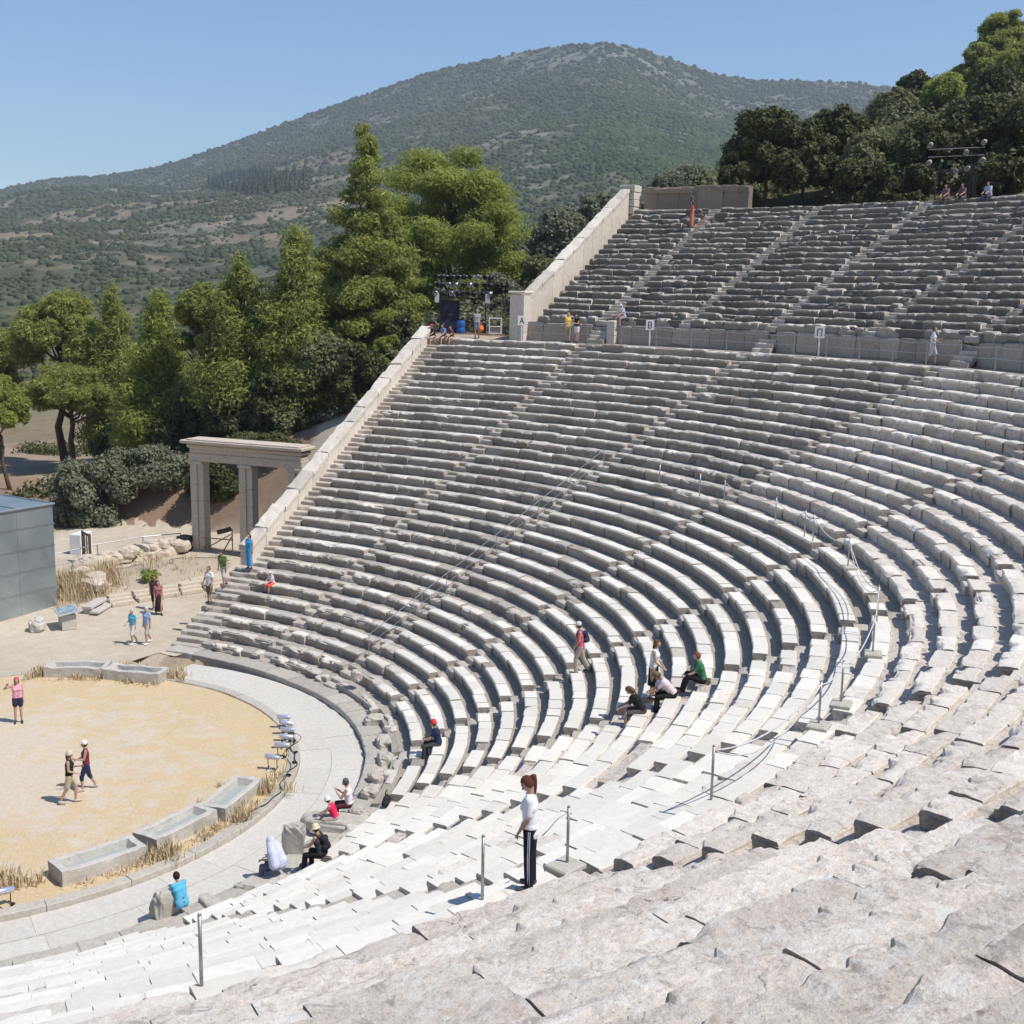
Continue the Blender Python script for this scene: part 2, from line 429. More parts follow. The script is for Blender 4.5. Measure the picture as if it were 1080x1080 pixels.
# stone: 'rest' = 1 for re-cut restored slabs, 'tone' = shade of the single block plus painted light and shade
def stone_mat(name, weath, dark, pink, rest, bscale=1.0, lich=.5, fine=False):
    m, nt, b = new_mat(name)
    p = pos(nt)
    n1 = noise(nt, p, 1.1, 5, .6); n2 = noise(nt, p, 7.5, 6, .68); n3 = noise(nt, p, 38, 5, .7); n4 = noise(nt, p, .45, 3, .5)
    base = ramp(nt, n2, [(.22, dark), (.44, weath), (.60, tuple(min(1, c*1.12) for c in weath)), (.78, tuple(min(1, c*1.42) for c in weath))])
    base = mix(nt, ramp(nt, n1, [(.42, (0, 0, 0)), (.72, (1, 1, 1))]), base, mix(nt, .55, base, pink))
    spots = ramp(nt, n3, [(.30, (1, 1, 1)), (.43, (0, 0, 0))])
    base = mix(nt, math_(nt, 'MULTIPLY', spots, lich), base, tuple(c*.42 for c in weath))
    lic = math_(nt, 'MULTIPLY', ramp(nt, noise(nt, p, 4.2, 7, .75, .6), [(.56, (0, 0, 0)), (.66, (1, 1, 1))]), lich)
    base = mix(nt, lic, base, tuple(c*.40 for c in weath))
    white = math_(nt, 'MULTIPLY', ramp(nt, noise(nt, p, 11.0, 6, .72, .3), [(.57, (0, 0, 0)), (.70, (1, 1, 1))]), .6)
    base = mix(nt, white, base, tuple(min(.8, c*1.6) for c in weath))
    if fine:   # lichen-pitted grain: white, pink and dark specks a few centimetres wide
        g1 = noise(nt, p, 17, 9, .82, .15); g2 = noise(nt, p, 55, 6, .8); g3 = noise(nt, p, 3.0, 5, .65, .8)
        base = mix(nt, math_(nt, 'MULTIPLY', ramp(nt, g1, [(.37, (1, 1, 1)), (.43, (0, 0, 0))]), .95), base, tuple(c*.30 for c in weath))
        base = mix(nt, math_(nt, 'MULTIPLY', ramp(nt, g1, [(.54, (0, 0, 0)), (.60, (1, 1, 1))]), .9), base, tuple(min(.85, c*1.45) for c in weath))
        base = mix(nt, math_(nt, 'MULTIPLY', ramp(nt, g2, [(.36, (1, 1, 1)), (.46, (0, 0, 0))]), .6), base, tuple(c*.45 for c in weath))
        g4 = noise(nt, p, 1.7, 8, .72, 1.2); g5 = noise(nt, p, 4.6, 7, .75, .7)
        base = mix(nt, math_(nt, 'MULTIPLY', ramp(nt, g4, [(.55, (0, 0, 0)), (.61, (1, 1, 1))]), .66), base, (.36, .315, .275))
        base = mix(nt, math_(nt, 'MULTIPLY', ramp(nt, g5, [(.53, (0, 0, 0)), (.59, (1, 1, 1))]), .85), base, (.80, .765, .70))
        base = mix(nt, math_(nt, 'MULTIPLY', ramp(nt, g3, [(.58, (0, 0, 0)), (.70, (1, 1, 1))]), .45), base, (.55, .40, .30))
        vo = nt.nodes.new('ShaderNodeTexVoronoi'); vo.feature = 'DISTANCE_TO_EDGE'; vo.inputs['Scale'].default_value = .85
        wp = nt.nodes.new('ShaderNodeVectorMath'); wp.operation = 'ADD'; nn = nt.nodes.new('ShaderNodeTexNoise'); nn.inputs['Scale'].default_value = 2.2; nn.inputs['Detail'].default_value = 5
        nt.links.new(p, nn.inputs['Vector']); nt.links.new(p, wp.inputs[0]); nt.links.new(nn.outputs['Color'], wp.inputs[1]); nt.links.new(wp.outputs[0], vo.inputs['Vector'])
        crk = math_(nt, 'MULTIPLY', ramp(nt, vo.outputs['Distance'], [(.004, (1, 1, 1)), (.012, (0, 0, 0))]), ramp(nt, n1, [(.55, (0, 0, 0)), (.63, (1, 1, 1))]))
        base = mix(nt, math_(nt, 'MULTIPLY', crk, .8), base, (.13, .10, .085))
    clean = ramp(nt, n2, [(.25, tuple(c*.88 for c in rest)), (.55, rest), (.8, tuple(min(.85, c*1.05) for c in rest))])
    clean = mix(nt, math_(nt, 'MULTIPLY', ramp(nt, n4, [(.45, (0, 0, 0)), (.75, (1, 1, 1))]), .25), clean, (.62, .56, .46))
    col = mix(nt, attr(nt, 'rest'), base, clean)
    tone = attr(nt, 'tone')
    tc = nt.nodes.new('ShaderNodeCombineXYZ')
    for i in range(3): nt.links.new(tone, tc.inputs[i])
    col = mix(nt, 1.0, col, tc.outputs[0], 'MULTIPLY')
    nt.links.new(col, b.inputs['Base Color'])
    b.inputs['Roughness'].default_value = .9; b.inputs['Specular IOR Level'].default_value = .15
    rough_amt = math_(nt, 'SUBTRACT', 1.0, math_(nt, 'MULTIPLY', attr(nt, 'rest'), .75))
    h = math_(nt, 'ADD', math_(nt, 'MULTIPLY', n2, .7), math_(nt, 'MULTIPLY', n3, .35))
    if fine: h = math_(nt, 'ADD', h, math_(nt, 'MULTIPLY', g1, .6))
    bump(nt, b, math_(nt, 'MULTIPLY', h, rough_amt), .75 if fine else .55, .06*bscale)
    return m
M_STONE = stone_mat('weathered_limestone', (.42, .38, .325), (.25, .228, .195), (.45, .36, .295), (.76, .725, .65))
M_UPPER = stone_mat('lichened_limestone', (.265, .245, .21), (.14, .132, .115), (.28, .24, .20), (.60, .565, .50), lich=.7)
M_ROUGH = stone_mat('eroded_limestone', (.72, .64, .55), (.48, .415, .355), (.70, .55, .455), (.76, .725, .65), 1.0, .34, True)

class Rowmesh:
    """a curved run of blocks; everything of one row ends in one mesh"""
    def __init__(s, captone=.85): s.V = []; s.Q = []; s.T = []; s.n = 0; s.rest = []; s.tone = []; s.captone = captone
    def grid(s, X, Y, Z, rest, tone, caps=True):
        na, npf = X.shape
        V = np.stack([X, Y, Z], -1).reshape(-1, 3)
        i = np.arange(na-1)[:, None]*npf+np.arange(npf-1)[None, :]
        Q = np.stack([i, i+npf, i+npf+1, i+1], -1).reshape(-1, 4)
        T = []; n = len(V)
        if caps:
            r0_, r1_ = V[:npf], V[-npf:]; V = np.vstack([V, r0_, r1_, r0_.mean(0), r1_.mean(0)])
            j = np.arange(npf); k = (j+1) % npf
            T = np.concatenate([np.stack([np.full(npf, n+2*npf), n+j, n+k], 1), np.stack([np.full(npf, n+2*npf+1), n+npf+k, n+npf+j], 1)])
        s.V.append(V); s.Q.append(Q+s.n)
        if len(T): s.T.append(T+s.n)
        ra = np.ravel(rest) if np.ndim(rest) else np.full(na*npf, rest); ta = np.ravel(tone) if np.ndim(tone) else np.full(na*npf, tone)
        ex = len(V)-na*npf; s.rest.append(np.concatenate([ra, np.zeros(ex)])); s.tone.append(np.concatenate([ta, np.full(ex, ta.max()*s.captone)])); s.n += len(V)
    def build(s, name, mat, origin, parent):
        V = np.concatenate(s.V)-np.asarray(origin)
        me = npmesh(name, V, np.concatenate(s.Q), np.concatenate(s.T) if s.T else None, {'rest': np.concatenate(s.rest), 'tone': np.concatenate(s.tone)}, False)
        return link(name, me, parent, mat)
def resample(poly, h):
    out = [poly[0]]
    for a, b in zip(poly[:-1], poly[1:]):
        L = math.hypot(b[0]-a[0], b[1]-a[1]); n = max(1, int(round(L/h)))
        for i in range(1, n+1): out.append((a[0]+(b[0]-a[0])*i/n, a[1]+(b[1]-a[1])*i/n))
    return np.array(out)
def block(rm, wing, r, z, a0, a1, poly, h, er, rest, tone, seed, round_=0.0, maxh=.35, rot=0.0, face=.0, low=1.0):
    """one stone block on the arc a0..a1 (degrees) at front radius r, top level z; er = erosion in metres"""
    L = (r+(EW if wing else 0))*R(a1-a0)
    hh = min(h, maxh)
    na = max(2, int(round(L/hh))+1)
    pr = resample(poly, max(h, .012)) if h < .2 else np.array(poly)
    A = np.linspace(a0, a1, na); t = np.linspace(-1, 1, na)*L/2
    DR = np.repeat(pr[None, :, 0], na, 0); DZ = np.repeat(pr[None, :, 1], na, 0)
    front = np.exp(-((pr[:, 0]-.0)**2+(pr[:, 1])**2)/(.13**2))[None]
    top = (pr[:, 1] > -.05).astype(float)[None]
    if er > 0:
        s_ = t[:, None]*1.0+seed*13.7
        st_ = lambda v, q0, q1: np.clip((v-q0)/(q1-q0), 0, 1)
        c1 = st_(vnoise(s_*1.5, seed, 0, 3), .60, .68)*(.35+.65*vnoise(s_*3.3, seed, 1, 6)) + st_(vnoise(s_*5.3, seed, 5, 4), .66, .74)*.40 + (vnoise(s_*9., seed, 7, 4)-.5)*.16
        c1 = np.maximum(c1, -.05)
        c1 = c1+np.maximum(0, 1-(L/2-np.abs(t[:, None]))/.16)*.35*vnoise(np.sign(s_), seed, 2, 5)
        DR = DR+front*c1*er*1.5; DZ = DZ-front*c1*er*1.0
    if round_ > 0:
        e = np.maximum(0, 1-(L/2-np.abs(t[:, None]))/.22)**2
        DZ = DZ-top*e*round_*.5; DR = DR+front*e*round_*.8
    rr = r+DR+rot*t[:, None]
    X, Y = P2(rr, A[:, None]+0*rr, wing); Z = z+DZ
    if er > 0:
        k = er
        n = (fbm(X*2.3, Y*2.3, Z*2.3, 21, 2)-.5)*low
        if h < .07: n = n+.42*(fbm(X*11, Y*11, Z*11, 22, 4)-.5)
        m = (pr[:, 1] > -.30).astype(float)[None]
        Z = Z+n*k*.9*m*top
        g = (vnoise(X*3.1, Y*3.1, Z*3.1, 31)-.5)*k*.9*(1-top*.5)
        a_ = np.radians(A)[:, None]
        X = X+np.sin(a_)*g; Y = Y+np.cos(a_)*g
    # re-cut slab above, older grey stone below; sunlit tops and shaded fronts are painted in too
    lo = (pr[:, 1] < -.095).astype(float)[None]+0*DR
    rm.grid(X, Y, Z, rest*(1-lo), tone*(1-lo*face))
def seat_h(r, a, wing, z):
    x, y = P2(r, a, wing); d = math.dist((float(x), float(y), z), CAM)
    return min(.45, max(.02, d*.0027))
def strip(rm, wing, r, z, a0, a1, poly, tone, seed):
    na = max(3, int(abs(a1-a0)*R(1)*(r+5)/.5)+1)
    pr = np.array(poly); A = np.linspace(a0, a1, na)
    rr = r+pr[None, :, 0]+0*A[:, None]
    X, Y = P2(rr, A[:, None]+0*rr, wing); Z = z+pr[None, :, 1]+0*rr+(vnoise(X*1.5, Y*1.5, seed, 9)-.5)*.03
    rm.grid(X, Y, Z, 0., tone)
def seat_row(parent, name, mat, wing, k, r, z, rise, tread, a0, a1, er, restp, origin, tone0=1.0, seatw=.42, round_=0., miss=.0, blk=(.75, 1.6), chtone=.8, toplit=0., face=.16, gapk=1.0, jz=.014, jr=.016):
    rm = Rowmesh(2.8 if mat is M_UPPER else .50 if mat is M_ROUGH and wing is False and restp < .5 else 1.25 if wing else .95); rg = random.Random(int(k*101+a0*7+(500 if mat is M_UPPER else 0)))  # end caps: sunlit ones brightened, shaded ones darkened, painted through tone
    am = (a0+a1)/2; h = min(seat_h(r, a0, wing, z), seat_h(r, am, wing, z), seat_h(r, a1, wing, z))
    poly = [(.09, -rise-.08), (.06, -.24), (.022, -.105), (.004, -.09), (0, -.06), (0, -.025), (.022, 0), (.2, 0), (seatw-.015, 0), (seatw, -.02), (seatw, -.10)]
    if h > .3: poly = [(.08, -rise-.08), (.05, -.22), (.012, -.10), (0, -.085), (0, -.02), (.02, 0), (seatw, 0), (seatw, -.10)]
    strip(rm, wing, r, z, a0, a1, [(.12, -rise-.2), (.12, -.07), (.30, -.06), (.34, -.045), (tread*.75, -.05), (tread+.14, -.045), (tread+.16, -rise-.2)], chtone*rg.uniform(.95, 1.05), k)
    dd = math.degrees(1/(r+(EW if wing else 0)))
    a = a0; i = 0
    while a < a1-1e-6:
        L = rg.uniform(*blk); b = a+L*dd
        if a1-b < .45*dd: b = a1
        e = er*rg.uniform(.45, 1.5)
        rest = 1.0 if rg.random() < restp else toplit*rg.uniform(.55, 1.25)  # unrestored blocks: paler tops paint in the sunlight
        if rest > .9: e *= .22
        tn = tone0*(rg.uniform(.88, 1.05) if rest > .9 else (rg.uniform(.72, 1.16) if mat is not M_ROUGH else rg.uniform(.86, 1.10)))
        if rg.random() >= miss:
            gap = rg.uniform(.008, .028)*dd*(1 if rest > .9 else 1.3)*gapk
            bz = rg.gauss(0, .010 if rest > .9 else jz); br = rg.gauss(0, .014 if rest > .9 else jr)
            block(rm, wing, r+br, z+bz, a+gap/2, b-gap/2, poly, h, e, rest, tn, k*3.1+i*1.7+am, round_*rg.uniform(.3, 1.4) if rest < .9 else 0, rot=rg.gauss(0, .006 if rest > .9 else .012), face=face, low=.45 if mat is M_ROUGH else .8)
        a = b; i += 1
    return rm.build(name, mat, origin, parent)

# ------------------------------------------------------------------ lower seating
STW = .37
LOWER = [
 'lower seating wedge of beige worn rows beside the parapet wall at the far end',
 'lower seating wedge of grey rows left of the metal handrail stairway',
 'lower seating wedge right of the metal handrail, a walker in pink near its foot',
 'lower seating wedge crossed by sagging rope posts, grey rows above and pale rows below',
 'lower seating wedge where the rows turn broadside with deep shadows behind white slabs',
 'lower seating wedge where a woman with a bag and seated visitors rest on white slabs',
 'lower seating wedge of ragged rough rows above white slabs behind the bent rope',
 'nearest lower seating wedge, mottled eroded stone above with bright white slabs below']
def rough_by_row(w, k):
    er = .07 if w < 2 else .06
    restp = 0.0
    if w == 2 and k < 20: restp = .45
    if w >= 3 and k < 20: restp = .96
    if w >= 2 and k >= 20: er = .08
    if w >= 5 and k >= 20: er = .07 if w < 7 else .055
    if k < 8 and w <= 2: er = .10
    if k == 0 and w <= 5: er = .26; restp = 0
    if k == 1 and w <= 3: er = .15
    return er, restp
JR = random.Random(99)
for w in range(8):
    wing = w < 2
    A0, A1 = ang(w), ang(w+1)
    org = P3(R0+.7, (A0+A1)/2, 0)
    root = tag(empty('seating_wedge', org), LOWER[w], 'theatre seating', 'wedges of the lower theatre seating')
    for k in range(NL):
        r = R0+TR*(k+1); z = RI*(k+1)
        dd = math.degrees(1/(r+(EW if wing else 0)))
        er, restp = rough_by_row(w, k)
        if w == 7 and k < 20 and k >= 19: restp = .75
        s0 = STW+ (.45 if w == 0 else 0)
        mat = M_ROUGH if (w >= 3 and k >= 20) or (w >= 5) else M_STONE
        blk = (.75, 1.6)
        if w >= 3 and k < 20: blk = (.55, 1.15)
        if w == 7 and k >= 20: blk = (1.4, 3.6)
        if k == 0 and w <= 5: blk = (.5, 1.1)
        miss = 0.0 if (w < 3 or k >= 20) else .035
        if w < 5 and k > 0: miss = max(miss, .018)
        if k == 0: miss = {0: .05, 1: .12, 2: .2, 3: .25, 4: .3}.get(w, .35)
        if w >= 6 and k < 2: miss = .6 if k == 0 else .25
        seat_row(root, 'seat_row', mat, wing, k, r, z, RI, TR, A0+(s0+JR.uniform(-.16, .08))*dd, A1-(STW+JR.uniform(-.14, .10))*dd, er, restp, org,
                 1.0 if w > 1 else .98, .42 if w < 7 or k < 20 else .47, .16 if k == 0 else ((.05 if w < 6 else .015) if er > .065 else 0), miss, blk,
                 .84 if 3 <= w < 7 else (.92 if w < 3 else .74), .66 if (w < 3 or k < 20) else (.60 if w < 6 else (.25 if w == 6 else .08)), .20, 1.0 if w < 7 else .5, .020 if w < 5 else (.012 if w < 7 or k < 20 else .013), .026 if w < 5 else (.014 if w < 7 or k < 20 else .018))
STAIR_L = [
 'narrow stone stairway climbing along the inside of the white parapet wall',
 'bare worn stone stairway between the two far lower wedges, first from the parapet stairway',
 'stone stairway fitted with the metal handrail, climbing the far lower seats',
 'stone stairway just right of the handrail stairway, between straight grey rows',
 'stone stairway whose foot meets the man in the red hat',
 'stone stairway behind the woman in the white vest, where the rows bend broadside',
 'stone stairway on the central axis, seen as dark gaps between pale slabs',
 'nearest stone stairway, a line of dark wedge-shaped gaps across the eroded foreground rows']
def stair_mesh_step(parent, wing, r, z, dep, a, wdt, rise, mat, org, seed, tone):
    rm = Rowmesh(); rg = random.Random(seed)
    dd = math.degrees(1/(r+(EW if wing else 0)))
    h = seat_h(r, a, wing, z)
    poly = [(.02, -rise-.12), (0, -.03), (.015, 0), (dep*.5, 0), (dep+.06, 0), (dep+.06, -.12)]
    block(rm, wing, r+rg.gauss(0, .012), z+rg.gauss(0, .012), a-wdt*dd+rg.uniform(-.05, .02)*dd, a+wdt*dd, poly, max(h, .04), .05, rg.random()*.3, tone*rg.uniform(.9, 1.08), seed*.37)
    return rm.build('step', mat, org, parent)
for i in range(8):
    wing = i < 2
    a = ang(i)
    org = P3(R0+.3, a, 0)
    root = tag(empty('stairway', org), STAIR_L[i], 'stairway', 'stairways of the lower seating')
    for k in range(NL):
        r = R0+TR*(k+1); z = RI*(k+1)
        dd = math.degrees(1/(r+(EW if wing else 0)))
        aa = a+(.42*dd if i == 0 else 0); wdt = STW+.02
        if i == 0: wdt = .42
        if i == 0 and k < 7: wdt = .78; aa = a+.06*dd
        mat = M_ROUGH if (i >= 5 and k >= 20) else M_STONE
        tn = .95 if i > 0 else 1.05
        hz_ = .075 if (i == 7 and k < 18 and (k*7) % 5 < 3) else RI*.5+.02
        stair_mesh_step(root, wing, r-.03, z-hz_, TR*.5, aa, wdt, RI*.5, mat, org, i*1000+k*2, tn)
        stair_mesh_step(root, wing, r+TR*.5-.03, z-.045, TR*.5, aa, wdt, RI*.5, mat, org, i*1000+k*2+1, tn)

# ------------------------------------------------------------------ diazoma walkway, upper seating
def ring(name, mat, r0, r1, z, segs, kind='structure', sub=4, seed=0, amp=.02):
    """flat sheet between two radii; segs = [(wing, a0, a1)]"""
    V = []; Q = []; n = 0
    for wing, a0, a1 in segs:
        na = max(3, int((a1-a0)*R(1)*r1/.6)); A = np.linspace(a0, a1, na); rr = np.linspace(r0, r1, sub+1)
        X, Y = P2(rr[None]+0*A[:, None], A[:, None]+0*rr[None], wing); Z = z+(vnoise(X*1.1, Y*1.1, seed, 2)-.5)*amp
        V.append(np.stack([X, Y, Z], -1).reshape(-1, 3)); m = sub+1
        i = np.arange(na-1)[:, None]*m+np.arange(sub)[None]
        Q.append(np.stack([i, i+m, i+m+1, i+1], -1).reshape(-1, 4)+n); n += na*m
    o = link(name, npmesh(name, np.concatenate(V), np.concatenate(Q)), None, mat)
    o['kind'] = kind
    return o
M_EARTH = None
def earth_mat(name, cols, scale=1.0, bmp=.3, fine=14):
    m, nt, b = new_mat(name); p = pos(nt)
    n1 = noise(nt, p, .35*scale, 5, .6); n2 = noise(nt, p, fine*scale, 5, .7); n3 = noise(nt, p, 2.2*scale, 4, .6)
    c = ramp(nt, n1, [(.3, cols[0]), (.5, cols[1]), (.72, cols[2])])
    c2 = mix(nt, ramp(nt, n3, [(.4, (0, 0, 0)), (.68, (.7, .7, .7))]), c, cols[3])
    c3 = mix(nt, 1.0, c2, ramp(nt, n2, [(.25, (.72, .72, .72)), (.5, (1, 1, 1)), (.8, (1.12, 1.12, 1.12))]), 'MULTIPLY')
    nt.links.new(c3, b.inputs['Base Color']); b.inputs['Roughness'].default_value = .95; b.inputs['Specular IOR Level'].default_value = .1
    bump(nt, b, n2, bmp, .04)
    return m
M_WALK = earth_mat('walkway_earth', [(.30, .28, .25), (.36, .33, .30), (.42, .39, .35), (.33, .29, .25)])
ring('walkway', M_WALK, RT+.6, UR0+.4, ZT-.03, [(True, -93.2, AW2), (False, AW2, 2*DPH)], seed=3)

def wall_blocks(parent, name, mat, r, z0, h, a0, a1, thick, er, tone, blk, seed):
    rm = Rowmesh(); rg = random.Random(seed); a = a0; i = 0
    wing = (a0+a1)/2 < AW2
    dd = math.degrees(1/(r+(EW if wing else 0)))
    hres = max(.06, min(.3, seat_h(r, (a0+a1)/2, wing, z0)*1.3))
    while a < a1-1e-6:
        b = a+rg.uniform(*blk)*dd
        if a1-b < .4*dd: b = a1
        g = rg.uniform(.01, .03)*dd
        poly = [(.03, -h-.3), (.0, -h), (.02, -h*.5), (0, -.05), (.03, 0), (thick, 0), (thick, -h-.3)]
        block(rm, wing, r+rg.gauss(0, .02), z0+h+rg.gauss(0, .03), a+g/2, b-g/2, poly, hres, er*rg.uniform(.4, 1.4), 0, tone*rg.uniform(.82, 1.14), seed+i*1.3, .06)
        a = b; i += 1
    return rm.build(name, mat, (0, 0, 0), parent)
UST = [A_UP, AW1, (AW1+AW2)/2, AW2, AW2+DPH/2, AW2+DPH, AW2+1.5*DPH, AW2+2*DPH]
# retaining wall under the upper seats, split at the two stairs that rise from the walkway
root = tag(empty('retaining_wall', (0, 0, 0)), 'low grey retaining wall of upright slabs behind the walkway railing', 'retaining wall')
for a0, a1, sd in ((A_UP+.2, AW1-.75, 1), (AW1+.75, AW2, 2), (AW2+.75, AW2+DPH-.75, 3), (AW2+DPH+.75, AW2+2*DPH, 4)):
    wall_blocks(root, 'orthostat_course', M_STONE, UR0, ZT-.05, UZ0-ZT-.02, a0, a1, .5, .03, .95, (.9, 1.5), 50+sd)
UPPER = [
 'upper seating wedge against the sloping white parapet, partly crumbled at its corner',
 'upper seating wedge just right of the figure in long orange',
 'upper seating wedge in the left middle of the top tier, under the dark oaks',
 'upper seating wedge below the oaks, between the two brightest lines of broken stair ends',
 'upper seating wedge below the dark lighting scaffold',
 'upper seating wedge at the right edge of the photo',
 'upper seating wedge cut off by the right border']
for w in range(7):
    a0, a1 = UST[w], UST[w+1]; wing = (a0+a1)/2 < AW2
    org = P3(UR0+.6, (a0+a1)/2, UZ0)
    root = tag(empty('seating_wedge', org), UPPER[w], 'theatre seating', 'wedges of the upper theatre seating')
    for k in range(NU):
        r = UR0+UTR*k+.12; z = UZ0+URI*(k+1)
        dd = math.degrees(1/(r+(EW if wing else 0)))
        hf = .36
        seat_row(root, 'seat_row', M_UPPER, wing, k, r, z, URI if k else .42, UTR, a0+(hf+JR.uniform(-.15, .1) if w else .75)*dd, a1-(hf+JR.uniform(-.15, .1))*dd, .12 if k else .16, .03, org, 1.0 if k else 1.35, .40, .07 if k else .16, .0 if k else .06, (.8, 1.7), .58, .50, .05, 1.2, .03, .04)
USTL = ['steps along the upper parapet wall', 'upper stairway beside the bright gate post, leading to the figure in orange',
        'upper stairway of broken white ends, second from the parapet', 'upper stairway rising from the gap in the retaining wall mid photo',
        'upper stairway ending near the lighting scaffold', 'upper stairway at the right edge of the photo', 'upper stairway hidden past the right border']
for i in range(1, 7):
    a = UST[i]; wing = a < AW2-1e-6
    org = P3(UR0, a, UZ0)
    root = tag(empty('stairway', org), USTL[i], 'stairway', 'stairways of the upper seating')
    main = i in (1, 3, 5)
    if main:
        n = 5
        for j in range(n):
            stair_mesh_step(root, wing, UR0-.55+j*.24, ZT+(j+1)*(UZ0-ZT)/n, .3, a, .55, .26, M_STONE, org, 7000+i*100+j, 1.1)
    for k in range(NU):
        r = UR0+UTR*k+.12; z = UZ0+URI*(k+1)
        stair_mesh_step(root, wing, r-.03, z-URI*.5-.02, UTR*.5, a, .38, URI*.5, M_STONE, org, 5000+i*100+k*2, 1.0)
        stair_mesh_step(root, wing, r+UTR*.5-.03, z-.045, UTR*.5, a, .38, URI*.5, M_STONE, org, 5000+i*100+k*2+1, 1.0)
# ------------------------------------------------------------------ terrain
def smooth(a, b, x):
    t = np.clip((x-a)/(b-a), 0, 1); return t*t*(3-2*t)
def terrain_z(x, y):
    x = np.asarray(x, float); y = np.asarray(y, float)
    r, a = polar(x, y)
    d0 = np.hypot(x, y)
    zg = -.02-np.maximum(0, d0-70)*.05
    zg = np.maximum(zg, -13)
    aw = np.where(r < 38.5, AW0, A_UP)
    lat = (r+EW)*np.sin(np.radians(np.clip(AW0-a, -90, 90))); latu = (r+EW)*np.sin(np.radians(np.clip(aw-a, -90, 90)))
    hs = np.interp(a, [-135, -112, -104, -96, -90, -80, -60, 0, 60], [-.10, -.06, .02, .14, .24, .31, .34, .34, .34])
    zl = np.interp(r, [0, 14, RT, 43, 56, 57], [0, 0, ZT-.05, ZT-.05, UTOPZ-.9, UTOPZ-.6])
    zl = zl+np.maximum(0, r-57)*hs
    # left flank outside the parapets
    flat = np.interp(r, [18, 25, 33, 37.5, 40, 46, 60], [0, .2, .4, .5, 2.0, 4.5, 6])
    up = np.clip(.75-latu/5, 0, 1); stp = np.interp(r, [30, 36, 42], [1.9, 1.5, 1.0])
    zs = np.where(r > 43, ZT-.05+(zl-ZT+.05)*up, zl)
    zs = np.where(r > 60, np.maximum(zs, ZT+(zl-ZT)*np.clip(1-latu/45, 0, 1)*smooth(58, 88, r)), zs)
    side = zs-.55*smooth(12, 20, r)*(1-smooth(36.5, 38.2, r))-stp*np.interp(lat-flat+4, [0, 4, 6.5, 9, 14, 19, 27, 40, 80], [0, 0, 3.4, 5.4, 7.4, 9.4, 11.4, 13.5, 20])
    side = np.maximum(side, zg)
    zin = np.where(r < RT+1.5, np.clip((r-R0)/(RT-R0)*ZT, 0, ZT)-.75, np.where(r < UR0+.2, ZT-.55, np.where(r < UTOPR+1, UZ0+(r-UR0)/(UTOPR-UR0)*(UTOPZ-UZ0)-.75, zl)))
    zin = np.where(r < R0+.6, -.6, zin)
    inside = (a > aw) & (a < 150)
    z = np.where(inside & (r > R0-.3), zin, side)
    # beyond the far end of the seats, right side of the photograph's back: plain level ground towards the stage
    z = np.where((d0 < 12.6), np.minimum(z, -.6), z)
    hill = (r > 58)
    z = z+np.where(hill, (fbm(x*.03, y*.03, 0, 5, 3)-.5)*np.minimum(6, (r-58)*.12), 0)
    z = z+(fbm(x*.22, y*.22, 0, 8, 3)-.5)*np.where(inside & (r < 58), 0, np.where(d0 < 27, .12, .55))
    # dirt mound behind the ruined wall, left of the gateway
    m = np.exp(-(((x+21.0)/4.6)**2+((y+15.0)/3.2)**2))
    z = z+np.where(inside, 0, .75*m)
    return z
def tz(x, y): return float(terrain_z(np.array([x]), np.array([y]))[0])

m, nt, b = new_mat('terrain_earth'); p = pos(nt)
n1 = noise(nt, p, .06, 5, .6); n2 = noise(nt, p, 1.3, 6, .65); n3 = noise(nt, p, 9, 5, .7); n4 = noise(nt, p, .22, 5, .6)
c = ramp(nt, n4, [(.35, (.30, .235, .17)), (.52, (.35, .275, .20)), (.68, (.26, .165, .11))])
c = mix(nt, ramp(nt, n2, [(.5, (0, 0, 0)), (.66, (.8, .8, .8))]), c, (.40, .33, .20))
c = mix(nt, math_(nt, 'MULTIPLY', attr(nt, 'red'), .85), c, mix(nt, n2, (.20, .12, .08), (.33, .225, .155)))
c = mix(nt, attr(nt, 'pale'), c, mix(nt, n2, (.50, .43, .33), (.42, .35, .26)))
c = mix(nt, attr(nt, 'scrub'), c, mix(nt, n2, (.09, .09, .045), (.20, .17, .09)))
c = mix(nt, 1.0, c, ramp(nt, n3, [(.25, (.7, .7, .7)), (.5, (1, 1, 1)), (.8, (1.15, 1.15, 1.15))]), 'MULTIPLY')
nt.links.new(c, b.inputs['Base Color']); b.inputs['Roughness'].default_value = .95; b.inputs['Specular IOR Level'].default_value = .1
bump(nt, b, n3, .5, .08)
M_TERR = m
def polar_grid(rs, aa):
    A = np.radians(aa)
    X = rs[None]*np.sin(A)[:, None]; Y = rs[None]*np.cos(A)[:, None]
    return X, Y
rs = np.concatenate([[.5, 4, 8, 10, 11.5], np.arange(12.6, 70, .62), 70*1.022**np.arange(1, 75)])
aa = np.linspace(-180, 180, 521)
X, Y = polar_grid(rs, aa); Z = terrain_z(X, Y)
rr_, a_ = polar(X, Y)
dO = np.hypot(X, Y)
red = smooth(20, 30, rr_)*smooth(-97, -101, a_)*(1-smooth(62, 80, dO))*smooth(1.5, 4, Z)+smooth(34, 42, dO)*smooth(-30, -40, Y)*(1-smooth(60, 75, dO))*.7*(fbm(X*.09, Y*.09, 0, 3, 2) > .5)
red = np.maximum(red, ((rr_ > 37.5) & (rr_ < 50) & (a_ < -93)) * .9)
pale = (1-smooth(28, 40, dO))*(a_ < AW0)*(Z < 1.6)
pale = np.maximum(pale, ((rr_ > 37.8) & (rr_ < 42.5) & (a_ < -92) & (a_ > -112))*.9)
scrub = smooth(55.5, 57.5, rr_)*(a_ > -93)*1.0+smooth(47, 51, rr_)*(a_ <= -93)*(Z > 8)+smooth(95, 130, dO)*(Z <= 16)*.6
